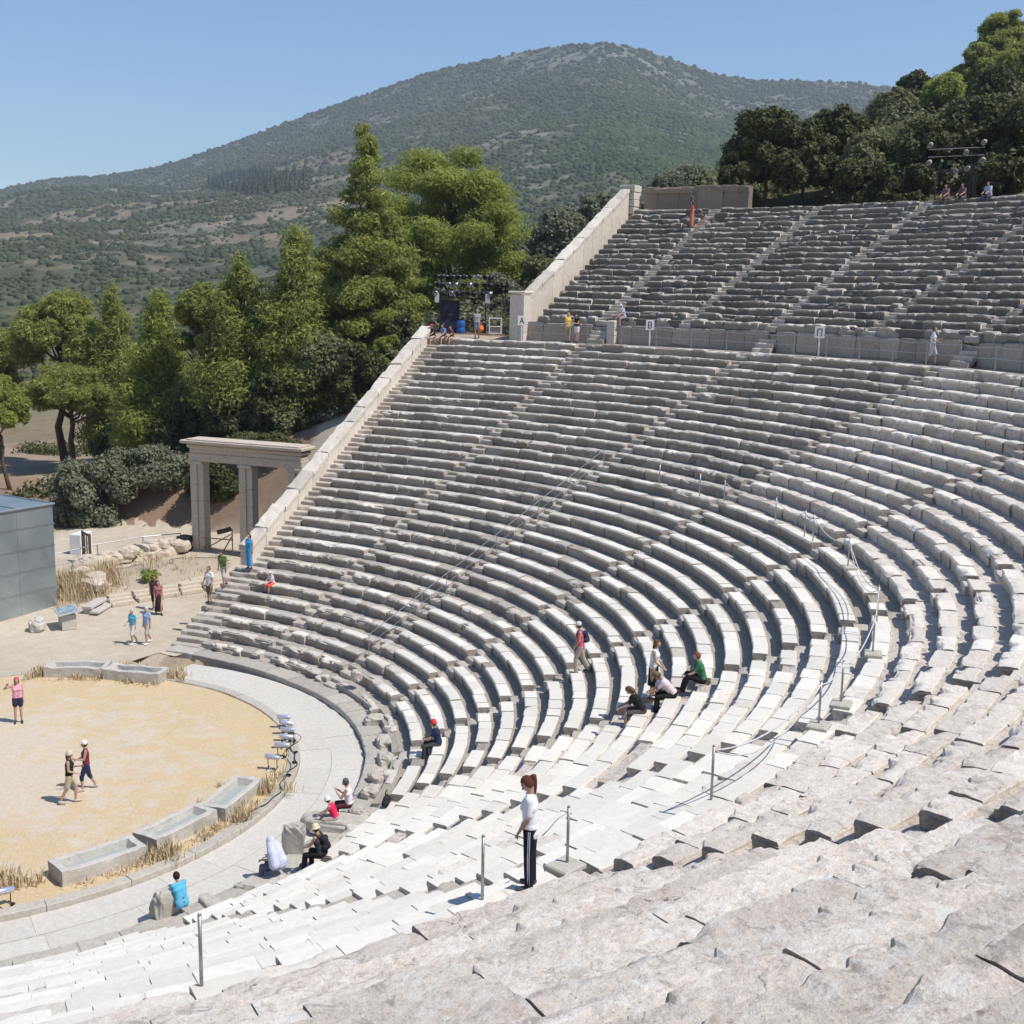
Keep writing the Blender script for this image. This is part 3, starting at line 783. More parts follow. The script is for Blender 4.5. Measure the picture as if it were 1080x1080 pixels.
n = len(rs); i = np.arange(len(aa)-1)[:, None]*n+np.arange(n-1)[None]
Q = np.stack([i, i+1, i+n+1, i+n], -1).reshape(-1, 4)
o = link('terrain', npmesh('terrain', np.stack([X, Y, Z], -1).reshape(-1, 3), Q, None, {'red': np.clip(red, 0, 1).ravel(), 'pale': np.clip(pale, 0, 1).ravel(), 'scrub': np.clip(scrub, 0, 1).ravel()}, True), None, M_TERR)
o['kind'] = 'structure'

# ------------------------------------------------------------------ orchestra floor, kerb, paved gutter, dusty path
RE = 10.15
m, nt, b = new_mat('straw_ground'); p = pos(nt)
n1 = noise(nt, p, .55, 8, .78, .4); n2 = noise(nt, p, 8, 6, .75); n3 = noise(nt, p, 22, 7, .85, 1.2); n4 = noise(nt, p, 1.6, 5, .65)
dirt = ramp(nt, n2, [(.3, (.55, .465, .355)), (.7, (.68, .60, .485))])
straw = ramp(nt, n3, [(.30, (.33, .22, .115)), (.46, (.57, .43, .255)), (.66, (.78, .65, .44))])
msk = math_(nt, 'ADD', math_(nt, 'MULTIPLY', n1, .7), math_(nt, 'MULTIPLY', n4, .5))
# straw grows thickest towards the rim of the circle
rad = nt.nodes.new('ShaderNodeVectorMath'); rad.operation = 'LENGTH'; nt.links.new(p, rad.inputs[0])
msk = math_(nt, 'ADD', msk, math_(nt, 'MULTIPLY', math_(nt, 'DIVIDE', rad.outputs['Value'], 10.), .22))
c = mix(nt, ramp(nt, msk, [(.66, (0, 0, 0)), (.78, (1, 1, 1))]), dirt, straw)
nt.links.new(c, b.inputs['Base Color']); b.inputs['Roughness'].default_value = .95; b.inputs['Specular IOR Level'].default_value = .05
bump(nt, b, n3, .6, .03)
full = [(False, -180, 180)]
ring('orchestra_ground', m, .02, RE-.30, .02, full, sub=16, amp=.05)
M_KERB = stone_mat('kerb_stone', (.46, .43, .37), (.32, .29, .25), (.46, .40, .33), (.6, .57, .5), lich=.3)
rm = Rowmesh(); rg = random.Random(3)
poly = [(0, -.5), (0, -.02), (.02, 0), (.20, .0), (.38, 0), (.40, -.02), (.40, -.5)]
a = -180.
while a < 180-1e-6:
    bb = min(180, a+rg.uniform(9, 13))
    if 180-bb < 4: bb = 180
    block(rm, False, RE-.36, .075+rg.gauss(0, .006), a+.05, bb-.05, poly, .09, .02, 0, rg.uniform(.92, 1.08), a, 0)
    a = bb
o = rm.build('orchestra_kerb', M_KERB, (0, 0, 0), None); o['kind'] = 'structure'
M_PAVE = stone_mat('paving_stone', (.57, .54, .48), (.52, .49, .435), (.58, .53, .46), (.62, .59, .53), lich=.03)
rm = Rowmesh()
for j, (ra, rb) in enumerate(((RE+.05, RE+1.1), (RE+1.105, 12.34))):
    a = -104.
    while a < 104:
        bb = a+rg.uniform(6, 13)
        block(rm, False, ra, -.10+rg.gauss(0, .004)-.02*j, a+.012, bb-.012, [(0, -.3), (0, -.004), (.004, 0), ((rb-ra)*.5, 0), (rb-ra-.004, 0), (rb-ra-.004, -.3)], .3, 0, .25, rg.uniform(.97, 1.03), a)
        a = bb
o = rm.build('paved_gutter', M_PAVE, (0, 0, 0), None); o['kind'] = 'structure'
# ledge between the gutter and the first seats
rm = Rowmesh()
for wing, A0, A1 in ((True, AW0-1.5, AW2), (False, AW2, 2*DPH+20)):
    a = A0
    while a < A1-1e-6:
        bb = min(A1, a+rg.uniform(4, 8))
        if A1-bb < 2: bb = A1
        block(rm, wing, 12.36, .10+rg.gauss(0, .008), a+.04, bb-.04, [(.03, -.5), (0, -.2), (0, -.02), (.02, 0), (.45, .0), (.80, .0), (1.0, -.01), (1.0, -.4)], .16, .03, 0, rg.uniform(.86, 1.08), a)
        a = bb
o = rm.build('ledge', M_KERB, (0, 0, 0), None); o['kind'] = 'structure'
M_DUST = earth_mat('dusty_path', [(.48, .41, .32), (.55, .48, .38), (.60, .53, .43), (.47, .39, .29)], .7, .25, 18)
# dusty ground between orchestra, stage hut and gateway
xs = np.arange(-34, 14.01, .5); ys = np.arange(-30, 0.01, .5)
X, Y = np.meshgrid(xs, ys, indexing='ij')
r_, a_ = polar(X, Y); d = np.hypot(X, Y)
keep = (d > RE-.02) & ((a_ < AW0-1.2) | (a_ > 100) | (r_ < 12.0))
Z = np.where(d < 12.5, .012, np.maximum(terrain_z(X, Y)+.03, .012)); Z = np.where(d < 12.5, .012, Z)
n = len(ys); i = (np.arange(len(xs)-1)[:, None]*n+np.arange(n-1)[None])
k4 = keep[:-1, :-1] | keep[1:, :-1] | keep[1:, 1:] | keep[:-1, 1:]
pth = ((np.abs(X) < 100) & (Z < .45))
k4 &= pth[:-1, :-1] & pth[1:, 1:] & pth[1:, :-1] & pth[:-1, 1:]
k4 &= ~((d[:-1, :-1] < RE-.6))
# the strip inside the kerb circle is dropped below the straw, the strip over the paved gutter ends at its edge
k4 &= ~((a_[:-1, :-1] > -103) & (a_[:-1, :-1] < 103) & (d[:-1, :-1] > RE-.3) & (d[:-1, :-1] < 13.2))
Z = np.where(d < RE, -.04, Z)
Q = np.stack([i, i+n, i+n+1, i+1], -1)[k4].reshape(-1, 4)
o = link('dusty_path', npmesh('dusty_path', np.stack([X, Y, Z], -1).reshape(-1, 3), Q, None, None, True), None, M_DUST)
o['kind'] = 'structure'

# ------------------------------------------------------------------ parapet walls
M_PAR = stone_mat('parapet_limestone', (.64, .59, .505), (.42, .38, .32), (.64, .54, .45), (.70, .65, .56), lich=.45)
def sloped_wall(label, a, r0, z0, r1, z1, hgt, thick, below, post=None, piece=1.35, tint=1.0):
    """wall running up the slope at wing angle a: body plus coping slabs"""
    d = np.array([math.sin(R(a)), math.cos(R(a))]); out = np.array([-math.cos(R(a)), math.sin(R(a))])
    def pt(r, u, z):
        q = WC+(r+EW)*d+u*out; return np.array([q[0], q[1], z])
    base = pt(r0, 0, z0)
    root = tag(empty('parapet_wall', base), label, 'parapet wall')
    sl = (z1-z0)/(r1-r0); nseg = max(2, int((r1-r0)/piece)); rg = random.Random(int(abs(a)*10))
    body = Rowmesh(); cop = Rowmesh()
    ed = np.linspace(r0, r1, nseg+1)+np.array([0]+[rg.uniform(-.15, .15) for _ in range(nseg-1)]+[0])
    def slab(rm, ra, rb, za, zb, u0, u1, dep, er, tone, seed):
        L = rb-ra; na = max(3, int(L/.18)); us = resample([(u0, -dep), (u0, -.03), (u0+.02, 0), ((u0+u1)/2, 0), (u1-.02, 0), (u1, -.03), (u1, -dep)], .2)
        rr = np.linspace(ra, rb, na); P = np.array([[pt(q, u, za+(zb-za)*(q-ra)/L+dz) for u, dz in us] for q in rr])
        nz = (fbm(P[..., 0]*2.2, P[..., 1]*2.2, P[..., 2]*2.2, int(seed), 2)-.5)*er
        P[..., 2] += nz*(us[None, :, 1] > -.1); P[..., 0] += out[0]*nz*.6; P[..., 1] += out[1]*nz*.6
        rm.grid(P[..., 0], P[..., 1], P[..., 2], .35, tone)
    for i in range(nseg):
        ra, rb = ed[i]+.02, ed[i+1]-.02; za, zb = z0+sl*(ra-r0), z0+sl*(rb-r0)
        jz = rg.gauss(0, .025)
        slab(cop, ra, rb, za+hgt+jz, zb+hgt+jz, -.06, thick+.06, .24, .14, rg.uniform(.80, 1.12)*tint, i+a)
        slab(body, ra-.01, rb+.01, za+hgt-.23, zb+hgt-.23, 0, thick, below+hgt, .06, rg.uniform(.92, 1.05)*tint, i+a+50)
    body.build('wall_body', M_PAR, base, root); cop.build('coping', M_PAR, base, root)
    return root, pt
zl = lambda r: (r-R0)/(RT-R0)*ZT
sloped_wall('long white sloping parapet wall edging the lower seats at their far end', AW0, 18.3, zl(18.3), 37.9, zl(37.9), .56, .60, 4.0)
UP0 = UZ0+.35
root, pt = sloped_wall('tall sloping parapet wall with pinkish coping edging the upper seats', A_UP, UR0+.55, UP0, UTOPR+.3, UTOPZ+.35, 1.15, .60, 3.0, tint=1.0)
mb = MB(); q = pt(UR0-.05, .32, ZT); zt_ = UP0+1.2
mb.box((q[0], q[1], (ZT-.4+zt_)/2), (.95, .92, zt_-ZT+.4), R(-A_UP), .04); mb.box((q[0], q[1], zt_+.11), (1.12, 1.08, .16), R(-A_UP), .05)
mb.V = [v-np.array(root.location) for v in mb.V]
mb.build('end_pier', M_PAR, root)
mb = MB(); q = pt(UTOPR+1.0, .2, UTOPZ); hh = 1.85
for j in range(4): mb.box((q[0], q[1], UTOPZ-.2+j*.5+.25), (1.1+.05*(j % 2), 1.25, .47), R(-A_UP+(j % 2)*.6), .03)
mb.V = [v-np.array(root.location) for v in mb.V]
mb.build('top_pier', M_PAR, root)
M_BACK = stone_mat('stained_masonry', (.36, .30, .245), (.22, .18, .145), (.40, .30, .22), (.5, .45, .38), lich=.5)
r2 = tag(empty('back_wall', P3(UTOPR+1.3, -89.5, UTOPZ)), 'stained brownish wall behind the top row, right of the tall parapet', 'wall')
o = wall_blocks(r2, 'wall_body', M_BACK, UTOPR+1.5, UTOPZ-.2, 1.75, A_UP+.6, -84.6, .6, .05, .86, (.9, 1.9), 91)
o.location = -Vector(r2.location)
o = wall_blocks(r2, 'coping', M_BACK, UTOPR+1.44, UTOPZ+1.55, .14, A_UP+.6, -84.6, .72, .04, .8, (1.2, 2.4), 92)
o.location = -Vector(r2.location)
# ------------------------------------------------------------------ gateway of the far side passage
M_GATE = stone_mat('gate_limestone', (.56, .485, .39), (.36, .30, .23), (.58, .46, .36), (.60, .53, .44), lich=.35)
GL = np.array([-27.05, -17.9]); GD = np.array([-.17, .985])     # left pier, direction towards the seats
ga = math.atan2(GD[1], GD[0])
gz0 = -.1
root = tag(empty('stone_gateway', (GL[0], GL[1], gz0), ga), 'tan stone gateway with two tall openings under a flat cornice', 'gateway')
def gbox(mb, x, y, z, dx, dy, dz, bev=.02): mb.box((x, y, z), (dx, dy, dz), 0, bev)
for x, nm in ((0, 'pier'), (3.35, 'pier'), (6.65, 'pier')):
    mb = MB(); gbox(mb, x, 0, .15, .95, .95, .5)
    rgp = random.Random(int(x*10)); z = .4
    while z < 5.45:
        hh = min(rgp.uniform(.7, 1.15), 5.5-z)
        if 5.5-z-hh < .4: hh = 5.5-z
        gbox(mb, x-.18, 0, z+hh/2, .44+rgp.uniform(-.012, .012), .72, hh-.006, .015); gbox(mb, x+.24, .02, z+hh/2, .38+rgp.uniform(-.012, .012), .60, hh-.006, .015); z += hh
    gbox(mb, x, 0, 5.60, .92, .86, .2, .03)
    mb.build('pier', M_GATE, root)
mb = MB(); gbox(mb, 1.55, 0, 5.93, 4.0, .80, .46); gbox(mb, 5.35, 0, 5.93, 3.58, .80, .46); gbox(mb, 3.36, 0, 6.30, 7.5, .76, .26); gbox(mb, 2.1, .0, 6.45, 5.0, .80, .05)
mb.build('architrave', M_GATE, root)
mb = MB(); gbox(mb, 3.36, 0, 6.58, 7.75, .98, .26, .08); gbox(mb, 1.4, 0, 6.83, 4.4, 1.5, .20, .04); gbox(mb, 5.5, 0, 6.83, 3.76, 1.5, .20, .04); gbox(mb, 3.36, 0, 6.97, 7.6, 1.3, .07, .02)
mb.build('cornice', M_GATE, root)
M_STEEL = simple('galvanised_steel', (.42, .43, .44), rough=.45, metal=.8, var=.15)
M_DARKM = simple('dark_metal', (.045, .045, .05), rough=.5, metal=.4)
M_RUST = simple('rusty_bar', (.16, .09, .06), rough=.8)
def truss(root, x, y, h, w, n, mat, rad=.03, name='lattice', z0=0):
    mb = MB(); c = [(x-w/2, y-w/2), (x+w/2, y-w/2), (x+w/2, y+w/2), (x-w/2, y+w/2)]
    for q in c: mb.tube([(q[0], q[1], z0), (q[0], q[1], z0+h)], rad, 6)
    for i in range(n):
        z1, z2 = z0+h*i/n, z0+h*(i+1)/n
        for j in range(4):
            a, b = c[j], c[(j+1) % 4]
            if (i+j) % 2: a, b = b, a
            mb.tube([(a[0], a[1], z1), (b[0], b[1], z2)], rad*.6, 5); mb.tube([(a[0], a[1], z2), (b[0], b[1], z2)], rad*.6, 5)
    return mb.build(name, mat, root)
gx = lambda x, y: (GL[0]+GD[0]*x-GD[1]*y*1.0, GL[1]+GD[1]*x+GD[0]*y)
q = gx(2.55, .9); root = tag(empty('truss_tower', (q[0], q[1], tz(*q)-.02), ga), 'slim metal lattice tower standing inside the left gateway opening', 'truss tower')
truss(root, 0, 0, 5.3, .42, 14, M_STEEL, .03)
mb = MB(); mb.box((0, 0, .04), (.9, .9, .08)); mb.build('base_plate', M_DARKM, root)
q = gx(1.5, -.7); root = tag(empty('barrier', (q[0], q[1], tz(*q)), ga), 'low crossed rusty bars closing the left gateway opening', 'barrier')
mb = MB(); 
for a, b in (((-1.0, 0, .1), (1.1, 0, 1.3)), ((-1.0, 0, .9), (1.2, 0, .95)), ((-.9, 0, .35), (1.2, 0, .2)), ((1.15, 0, 0), (1.15, 0, 1.6)), ((.2, .3, 0), (1.1, .1, 1.2))): mb.tube([a, b], .035, 6)
mb.build('bars', M_RUST, root)
mb = MB(); mb.box((.6, 0, 1.45), (1.0, .06, .28), 0, .02, Matrix.Rotation(R(-18), 4, 'Y')); mb.build('board', M_DARKM, root)
q = gx(-.75, -.55); root = tag(empty('equipment_box', (q[0], q[1], tz(*q)), ga), 'black equipment box against the foot of the left gateway pier', 'box')
mb = MB(); mb.box((0, 0, .45), (.75, .7, .9), 0, .03); mb.build('case', M_DARKM, root)
mb = MB(); mb.box((0, 0, .93), (.8, .74, .06), 0, .02); mb.build('lid', M_DARKM, root)
q = (-25.6, -19.6); root = tag(empty('rail', (0, 0, 0)), 'thin pipe rail on short posts behind the ruined wall, left of the gateway', 'rail')
P_ = [(-19.5, -21.6), (-22.2, -21.2), (-25.0, -20.6), (-27.0, -19.6)]
for a in P_: mb = MB(); mb.tube([(a[0], a[1], tz(*a)-.1), (a[0], a[1], tz(*a)+1.0)], .03, 6); mb.build('post', M_STEEL, root)
mb = MB(); mb.tube([(a[0], a[1], tz(*a)+1.0) for a in P_], .03, 6); mb.build('pipe', M_STEEL, root)
q = (-37.5, -16.0); root = tag(empty('rail', (0, 0, 0)), 'thin handrail on the red bank just above the gateway cornice', 'rail')
mb = MB(); P_ = [(-33.6, -12.6), (-34.6, -14.4), (-35.4, -16.2)]
for a in P_: mb.tube([(a[0], a[1], tz(*a)-.1), (a[0], a[1], tz(*a)+1.1)], .025, 6)
mb.tube([(a[0], a[1], tz(*a)+1.1) for a in P_], .025, 6); mb.build('pipe', M_STEEL, root)

# ------------------------------------------------------------------ metal-clad stage hut
m, nt, b = new_mat('zinc_cladding')
p = objco(nt); f = noise(nt, p, .55, 4, .6, .8)
nt.links.new(ramp(nt, f, [(.3, (.28, .33, .35)), (.7, (.42, .47, .49))]), b.inputs['Base Color'])
b.inputs['Metallic'].default_value = .55; nt.links.new(ramp(nt, noise(nt, p, 1.4, 4), [(.3, (.30,)*3), (.7, (.44,)*3)]), b.inputs['Roughness'])
bump(nt, b, f, .25, .06)
M_ZINC = m
hz = 5.15; root = tag(empty('stage_hut', (-9.3, -16.9, 0), R(0)), 'grey metal-clad hut with level seams, cut by the left border', 'hut')
mb = MB(); mb.box((0, 0, hz/2-.1), (10.06, 4.5, hz+.1-.02)); mb.build('core', simple('hut_core', (.10, .11, .12)), root)
mb = MB(); rgp = random.Random(8)
zs_ = [0.02, 1.08, 2.12, 3.16, 4.2, hz]
for j in range(5):
    z0_, z1_ = zs_[j], zs_[j+1]
    for k in range(5):
        mb.box((-5.03+1.0+k*2.015, 2.265, (z0_+z1_)/2), (2.005, .035, z1_-z0_-.025), 0, .012, Matrix.Rotation(R(rgp.uniform(-.35, .35)), 4, 'X'))
    for k in range(2): mb.box((-5.045, -1.12+k*2.25, (z0_+z1_)/2), (.035, 2.2, z1_-z0_-.025), 0, .012)
mb.build('wall_panel', M_ZINC, root)
mb = MB()
for j in range(5): mb.box((0, 2.29, zs_[j+1]-.012), (10.2, .03, .03))
mb.build('seam', simple('seam_metal', (.62, .66, .68), rough=.35, metal=.8), root)
mb = MB(); mb.box((0, 0, hz+.02), (10.25, 4.75, .09), 0, .02)
for k in range(6): mb.box((-4.9+k*1.96, 0, hz+.085), (.04, 4.7, .05))
mb.build('roof', M_ZINC, root)
root = tag(empty('white_unit', (-23.0, -23.6, tz(-23.0, -23.6)), R(20)), 'white boxy outdoor unit behind the ruined wall beside the hut', 'outdoor unit')
mb = MB(); mb.box((0, 0, .65), (1.25, .7, 1.25), 0, .03); mb.build('casing', simple('white_enamel', (.78, .78, .76), rough=.4), root)
mb = MB(); mb.lathe([(.42, 0), (.42, .03), (.36, .04), (.05, .05)], (0, .36, .65), 20, Matrix.Rotation(R(-90), 4, 'X')); mb.build('fan_grille', simple('grey_plastic', (.55, .55, .55)), root)
for x in (-.45, .45): mb = MB(); mb.box((x, 0, .01), (.1, .8, .06)); mb.build('foot_rail', M_DARKM, root)
root = tag(empty('gate_frame', (-21.3, -21.0, tz(-21.3, -21.0)), R(70)), 'small brown wooden gate frame behind the corner of the hut', 'gate')
mb = MB()
for x in (-.6, .6): mb.box((x, 0, .95), (.1, .1, 1.9))
for z in (.35, 1.8): mb.box((0, 0, z), (1.2, .06, .12))
for x in (-.35, 0, .35): mb.box((x, .02, 1.05), (.14, .03, 1.5))
mb.build('boards', simple('brown_wood', (.13, .075, .05), rough=.8), root)

# ------------------------------------------------------------------ stones, troughs, benches, ruined wall
M_MARB = stone_mat('trough_stone', (.50, .475, .43), (.36, .335, .30), (.50, .45, .39), (.62, .60, .55), lich=.3)
M_WATER = simple('trough_bottom', (.36, .40, .39), rough=.5, var=.1)
def trough(label, x, y, a, L=2.3, W=.95, H=.5, seed=0):
    root = tag(empty('stone_trough', (x, y, .03), a), label, 'trough', 'stone troughs round the orchestra')
    rg = np.random.default_rng(seed); t = .17
    us = np.linspace(-L/2, L/2, 26)
    cs = resample([(-W/2, -.05), (-W/2-.01, H-.03), (-W/2+.02, H), (-W/2+t-.02, H), (-W/2+t, H-.02), (-W/2+t+.03, .18), (W/2-t-.03, .18), (W/2-t, H-.02), (W/2-t+.02, H), (W/2-.02, H), (W/2+.01, H-.03), (W/2, -.05)], .12)
    P = np.array([[(u, c0, c1) for c0, c1 in cs] for u in us])
    endm = np.abs(P[..., 0]) > L/2-.2
    P[..., 2] = np.where(endm & (P[..., 2] > .17), H+0*P[..., 2], P[..., 2])
    nz = (fbm(P[..., 0]*2.4+seed, P[..., 1]*2.4, P[..., 2]*2.4, seed, 3)-.5)
    P[..., 2] += nz*.09*(P[..., 2] > .3); P[..., 1] += nz*.10
    rm = Rowmesh(); rm.grid(P[..., 0], P[..., 1], P[..., 2], .25, 1.0); rm.build('basin', M_MARB, (0, 0, 0), root)
    mb = MB(); mb.box((0, 0, .195), (L-.46, W-2*t-.06, .02)); mb.build('basin_floor', M_WATER, root)
def tang(a): return -R(a)
for lb, a, r in (('nearest long stone trough at the left end of the near row of three', 15.6, 8.85), ('middle trough of the near row of three, its corner chipped', -1.2, 8.75), ('trough at the right end of the near row of three', -16.4, 8.95),
                 ('stone trough on the far rim of the orchestra, left one of the pair', -123.5, 9.75), ('stone trough on the far rim of the orchestra, right one of the pair', -108.5, 9.55)):
    trough(lb, r*math.sin(R(a)), r*math.cos(R(a)), tang(a), 2.35 if r < 9.3 else 2.45, .92, .42, int(abs(a)))
def rock(mb, c, s, seed, n=14, flat=1.0):
    rg = random.Random(seed)
    def fn(D, V):
        d = .62+.75*fbm(D[:, 0]*2.1+seed, D[:, 1]*2.1, D[:, 2]*2.1, seed, 4)
        W_ = np.sign(D)*np.abs(D)**.62
        return W_*d[:, None]*np.array(s)*np.array([1, 1, flat])
    ellipsoid(mb, c, s, rotz(rg.uniform(0, 180)) @ rotx(rg.uniform(-8, 8)), n, max(8, n*2//3), fn)
def loose(label, x, y, z, s, seed, group, cat='stone', mat=None, name='loose_stone'):
    mb = MB(); rock(mb, (0, 0, s[2]*.7), s, seed, 18)
    o = mb.build(name, mat or M_STONE, None, False, (x, y, z)); return tag(o, label, cat, group)
def pr_(r, a): return r*math.sin(R(a)), r*math.cos(R(a))
gS = 'broken blocks of the first row'
for lb, r, a, s, sd in (('rounded boulder of the first row nearest the paved gutter end', 12.95, -24, (.45, .36, .30), 1), ('squat broken block left of the boulder by the gutter end', 13.0, -29.5, (.55, .36, .30), 2),
        ('tilted broken block in the bend of the first row, above the dark ledge', 13.05, -36, (.50, .34, .28), 3), ('long eroded block in the bend of the first row', 13.05, -43, (.62, .33, .27), 4),
        ('small pale fragment lying on the first row near the seated pair', 12.9, -18.6, (.30, .22, .17), 5), ('pinkish block standing out of the first row beyond the bend', 13.1, -52, (.52, .33, .30), 6), ('knobbly block on the second row at the far side', 13.6, -66, (.28, .26, .30), 7)):
    x, y = pr_(r, a); loose(lb, x, y, .02 if sd != 7 else .70, tuple(v*.78 for v in s), sd, gS, mat=M_STONE)
x, y = pr_(12.4, 14.9); root = tag(empty('stone_block', (x, y, -.1), R(-14)), 'upright stone block in front of the seated visitor in bright blue', 'stone block')
mb = MB(); rock(mb, (0, 0, .42), (.36, .22, .46), 31, 20); mb.build('body', M_KERB, root)
x, y = pr_(12.45, -5.2); root = tag(empty('stone_slab', (x, y, -.1), R(8)), 'leaning upright slab between the shawled figure and the straw hat', 'stone slab')
mb = MB(); rock(mb, (0, 0, .50), (.34, .17, .60), 33, 20); mb.build('body', M_KERB, root)
x, y = pr_(12.75, -13.5); root = tag(empty('resting_stone', (x, y, 0), R(12)), 'long low worn stone on which the pair in white and red sit', 'stone seat')
mb = MB(); rock(mb, (0, 0, .2), (1.0, .34, .26), 35, 22); mb.build('body', M_KERB, root)
for lb, r, a, s, sd in (('low worn first-row stone below the near white slabs, at its left end', 12.85, 10, (.6, .22, .12), 41), ('low worn first-row stone left of the shawled figure', 12.85, 4.4, (.42, .2, .12), 42)):
    x, y = pr_(r, a); loose(lb, x, y, .02, s, sd, gS, mat=M_KERB)
root = tag(empty('stone_bench', (-14.9, -12.6, .02), R(25)), 'pale broken stone bench in dry grass beside the ruined wall', 'bench')
mb = MB(); mb.box((0, 0, .38), (1.7, .5, .16), 0, .03); mb.box((0, .42, .18), (1.9, .42, .14), 0, .03); mb.build('seat', M_MARB, root)
for x in (-.6, .6): mb = MB(); mb.box((x, 0, .15), (.25, .45, .3), 0, .02); mb.build('support', M_MARB, root)
root = tag(empty('information_stand', (-12.3, -11.3, .02), R(62)), 'stone information stand with a tilted grey panel near the hut', 'information stand')
mb = MB(); mb.box((0, 0, .35), (.95, .62, .72), 0, .03); mb.build('plinth', M_MARB, root)
mb = MB(); mb.box((0, .0, .82), (1.35, .95, .07), 0, .015, Matrix.Rotation(R(9), 4, 'X')); mb.build('panel', simple('panel_board', (.45, .46, .47), rough=.35), root)
mb = MB(); mb.box((0, .0, .865), (1.15, .75, .012), 0, .003, Matrix.Rotation(R(9), 4, 'X')); mb.build('panel_face', simple('panel_face', (.30, .36, .42), rough=.25, var=.5, scale=4), root)
loose('small cut stone left of the information stand', -11.2, -12.0, .02, (.42, .33, .34), 51, None, 'stone', M_MARB)
# ruined wall: rubble courses of many stones, one wall
def ruin(label, pts, h, wdt, seed, n):
    root = tag(empty('ruined_wall', (0, 0, 0)), label, 'ruined wall'); mb = MB(); rg = random.Random(seed)
    pts = np.array(pts); seg = np.linalg.norm(np.diff(pts, axis=0), axis=1); cum = np.concatenate([[0], np.cumsum(seg)])
    for i in range(n):
        s_ = rg.uniform(0, cum[-1]); j = min(len(seg)-1, int(np.searchsorted(cum, s_)-1)); j = max(j, 0)
        q = pts[j]+(pts[j+1]-pts[j])*(s_-cum[j])/seg[j]+np.array([rg.gauss(0, wdt), rg.gauss(0, wdt)])
        s = rg.uniform(.22, .55); rock(mb, (q[0], q[1], tz(*q)+rg.uniform(0, h)), (s*1.3, s, s*.65), seed*100+i, 12)
    mb.build('rubble', M_GATE, root)
ruin('rough ruined wall of grey boulders running from the hut to the gateway', [(-20.2, -19.4), (-22.6, -19.3), (-24.8, -18.9), (-26.4, -18.6)], .75, .22, 3, 46)
ruin('crumbled corner of a ruined wall beside the dry grass', [(-19.6, -18.6), (-18.2, -16.8), (-16.9, -14.6)], .7, .25, 4, 38)
root = tag(empty('low_wall', (0, 0, 0)), 'low retaining course of long slabs beside the path at the gateway steps', 'low wall')
mb = MB(); rg = random.Random(9); P0, P1 = np.array((-15.6, -12.3)), np.array((-21.5, -10.4))
for k in range(3):
    for i in range(5):
        q = P0+(P1-P0)*(i+.5+rg.uniform(-.1, .1))/5+np.array([-.25, -.75])*k*.32
        mb.box((q[0], q[1], max(tz(*q), 0)+.12+.10*k), (1.15, .36, .22), math.atan2(P1[1]-P0[1], P1[0]-P0[0])+rg.gauss(0, .04), .03)
mb.build('slab_course', M_GATE, root)

# ------------------------------------------------------------------ dry grass tufts (stuff)
V = []; rg = np.random.default_rng(17); ti = []
def tuft(x, y, z, n, h, w):
    for _ in range(n):
        q = rg.uniform(0, 6.28); d = np.array([math.cos(q), math.sin(q), 0]); b0 = np.array([x, y, z])+np.array([rg.normal()*w, rg.normal()*w, 0])
        hh = h*rg.uniform(.5, 1.2); tip = b0+d*hh*rg.uniform(.1, .6)+np.array([0, 0, hh]); s = np.cross(d, [0, 0, 1])*.012*rg.uniform(.7, 1.8)
        md = (b0+tip)/2+np.array([0, 0, hh*.15]); V.append([b0-s, b0+s, md+s*.8, md-s*.8]); V.append([md-s*.8, md+s*.8, tip+s*.2, tip-s*.2]); ti.extend([rg.random()]*2)
for a0_, a1_, rr0, n in ((24, -25, 9.5, 34), (26, -25, 8.2, 10), (-101, -131, 9.1, 20)):
    for i in range(n):
        a = a0_+(a1_-a0_)*rg.random(); r = rr0+rg.normal()*.12; x, y = pr_(r, a); tuft(x, y, .03, int(rg.uniform(8, 26)), rg.uniform(.08, .26), .13)
for x, y in ((-7.1, -6.6), (-9.9, -1.7), (-9.5, -3.9), (1.0, 9.4), (-2.0, 9.5), (4.1, 7.3), (-4.0, 8.9)):
    for _ in range(7): tuft(x+rg.normal()*.25, y+rg.normal()*.25, .03, 30, .36, .14)
for _ in range(150):
    x, y = -16.2+rg.normal()*1.3, -15.9+rg.normal()*.9
    if x > -14.5 and y < -14.3: continue
    tuft(x, y, tz(x, y), 34, .95, .25)
for _ in range(50):
    x, y = -20.5+rg.normal()*3.0, -15.0+rg.normal()*2.4; tuft(x, y, tz(x, y), 16, .3, .2)
V = np.array(V).reshape(-1, 3)
o = link('dry_grass', npmesh('dry_grass', V, np.arange(len(V)).reshape(-1, 4), None, {'tint': np.repeat(np.array(ti), 4)}), None, None)
M_DRY = None
m, nt, b = new_mat('dry_grass'); nt.links.new(ramp(nt, attr(nt, 'tint'), [(0, (.40, .30, .17)), (1, (.70, .57, .37))]), b.inputs['Base Color']); b.inputs['Roughness'].default_value = .9
o.data.materials.append(m); tag(o, 'tufts of dry straw-coloured grass around the troughs and beside the hut', 'grass', None, 'stuff')
root = tag(empty('green_plant', (-19.2, -13.6, tz(-19.2, -13.6))), 'single small green plant on the dirt mound before the ruined wall', 'plant')
C_, S_ = crown_stub = (np.array([[0, 0, .35], [.25, .1, .3], [-.2, .15, .28]]), np.array([[.4, .4, .32], [.3, .3, .25], [.3, .3, .22]]))
PLANT = (root, C_, S_)

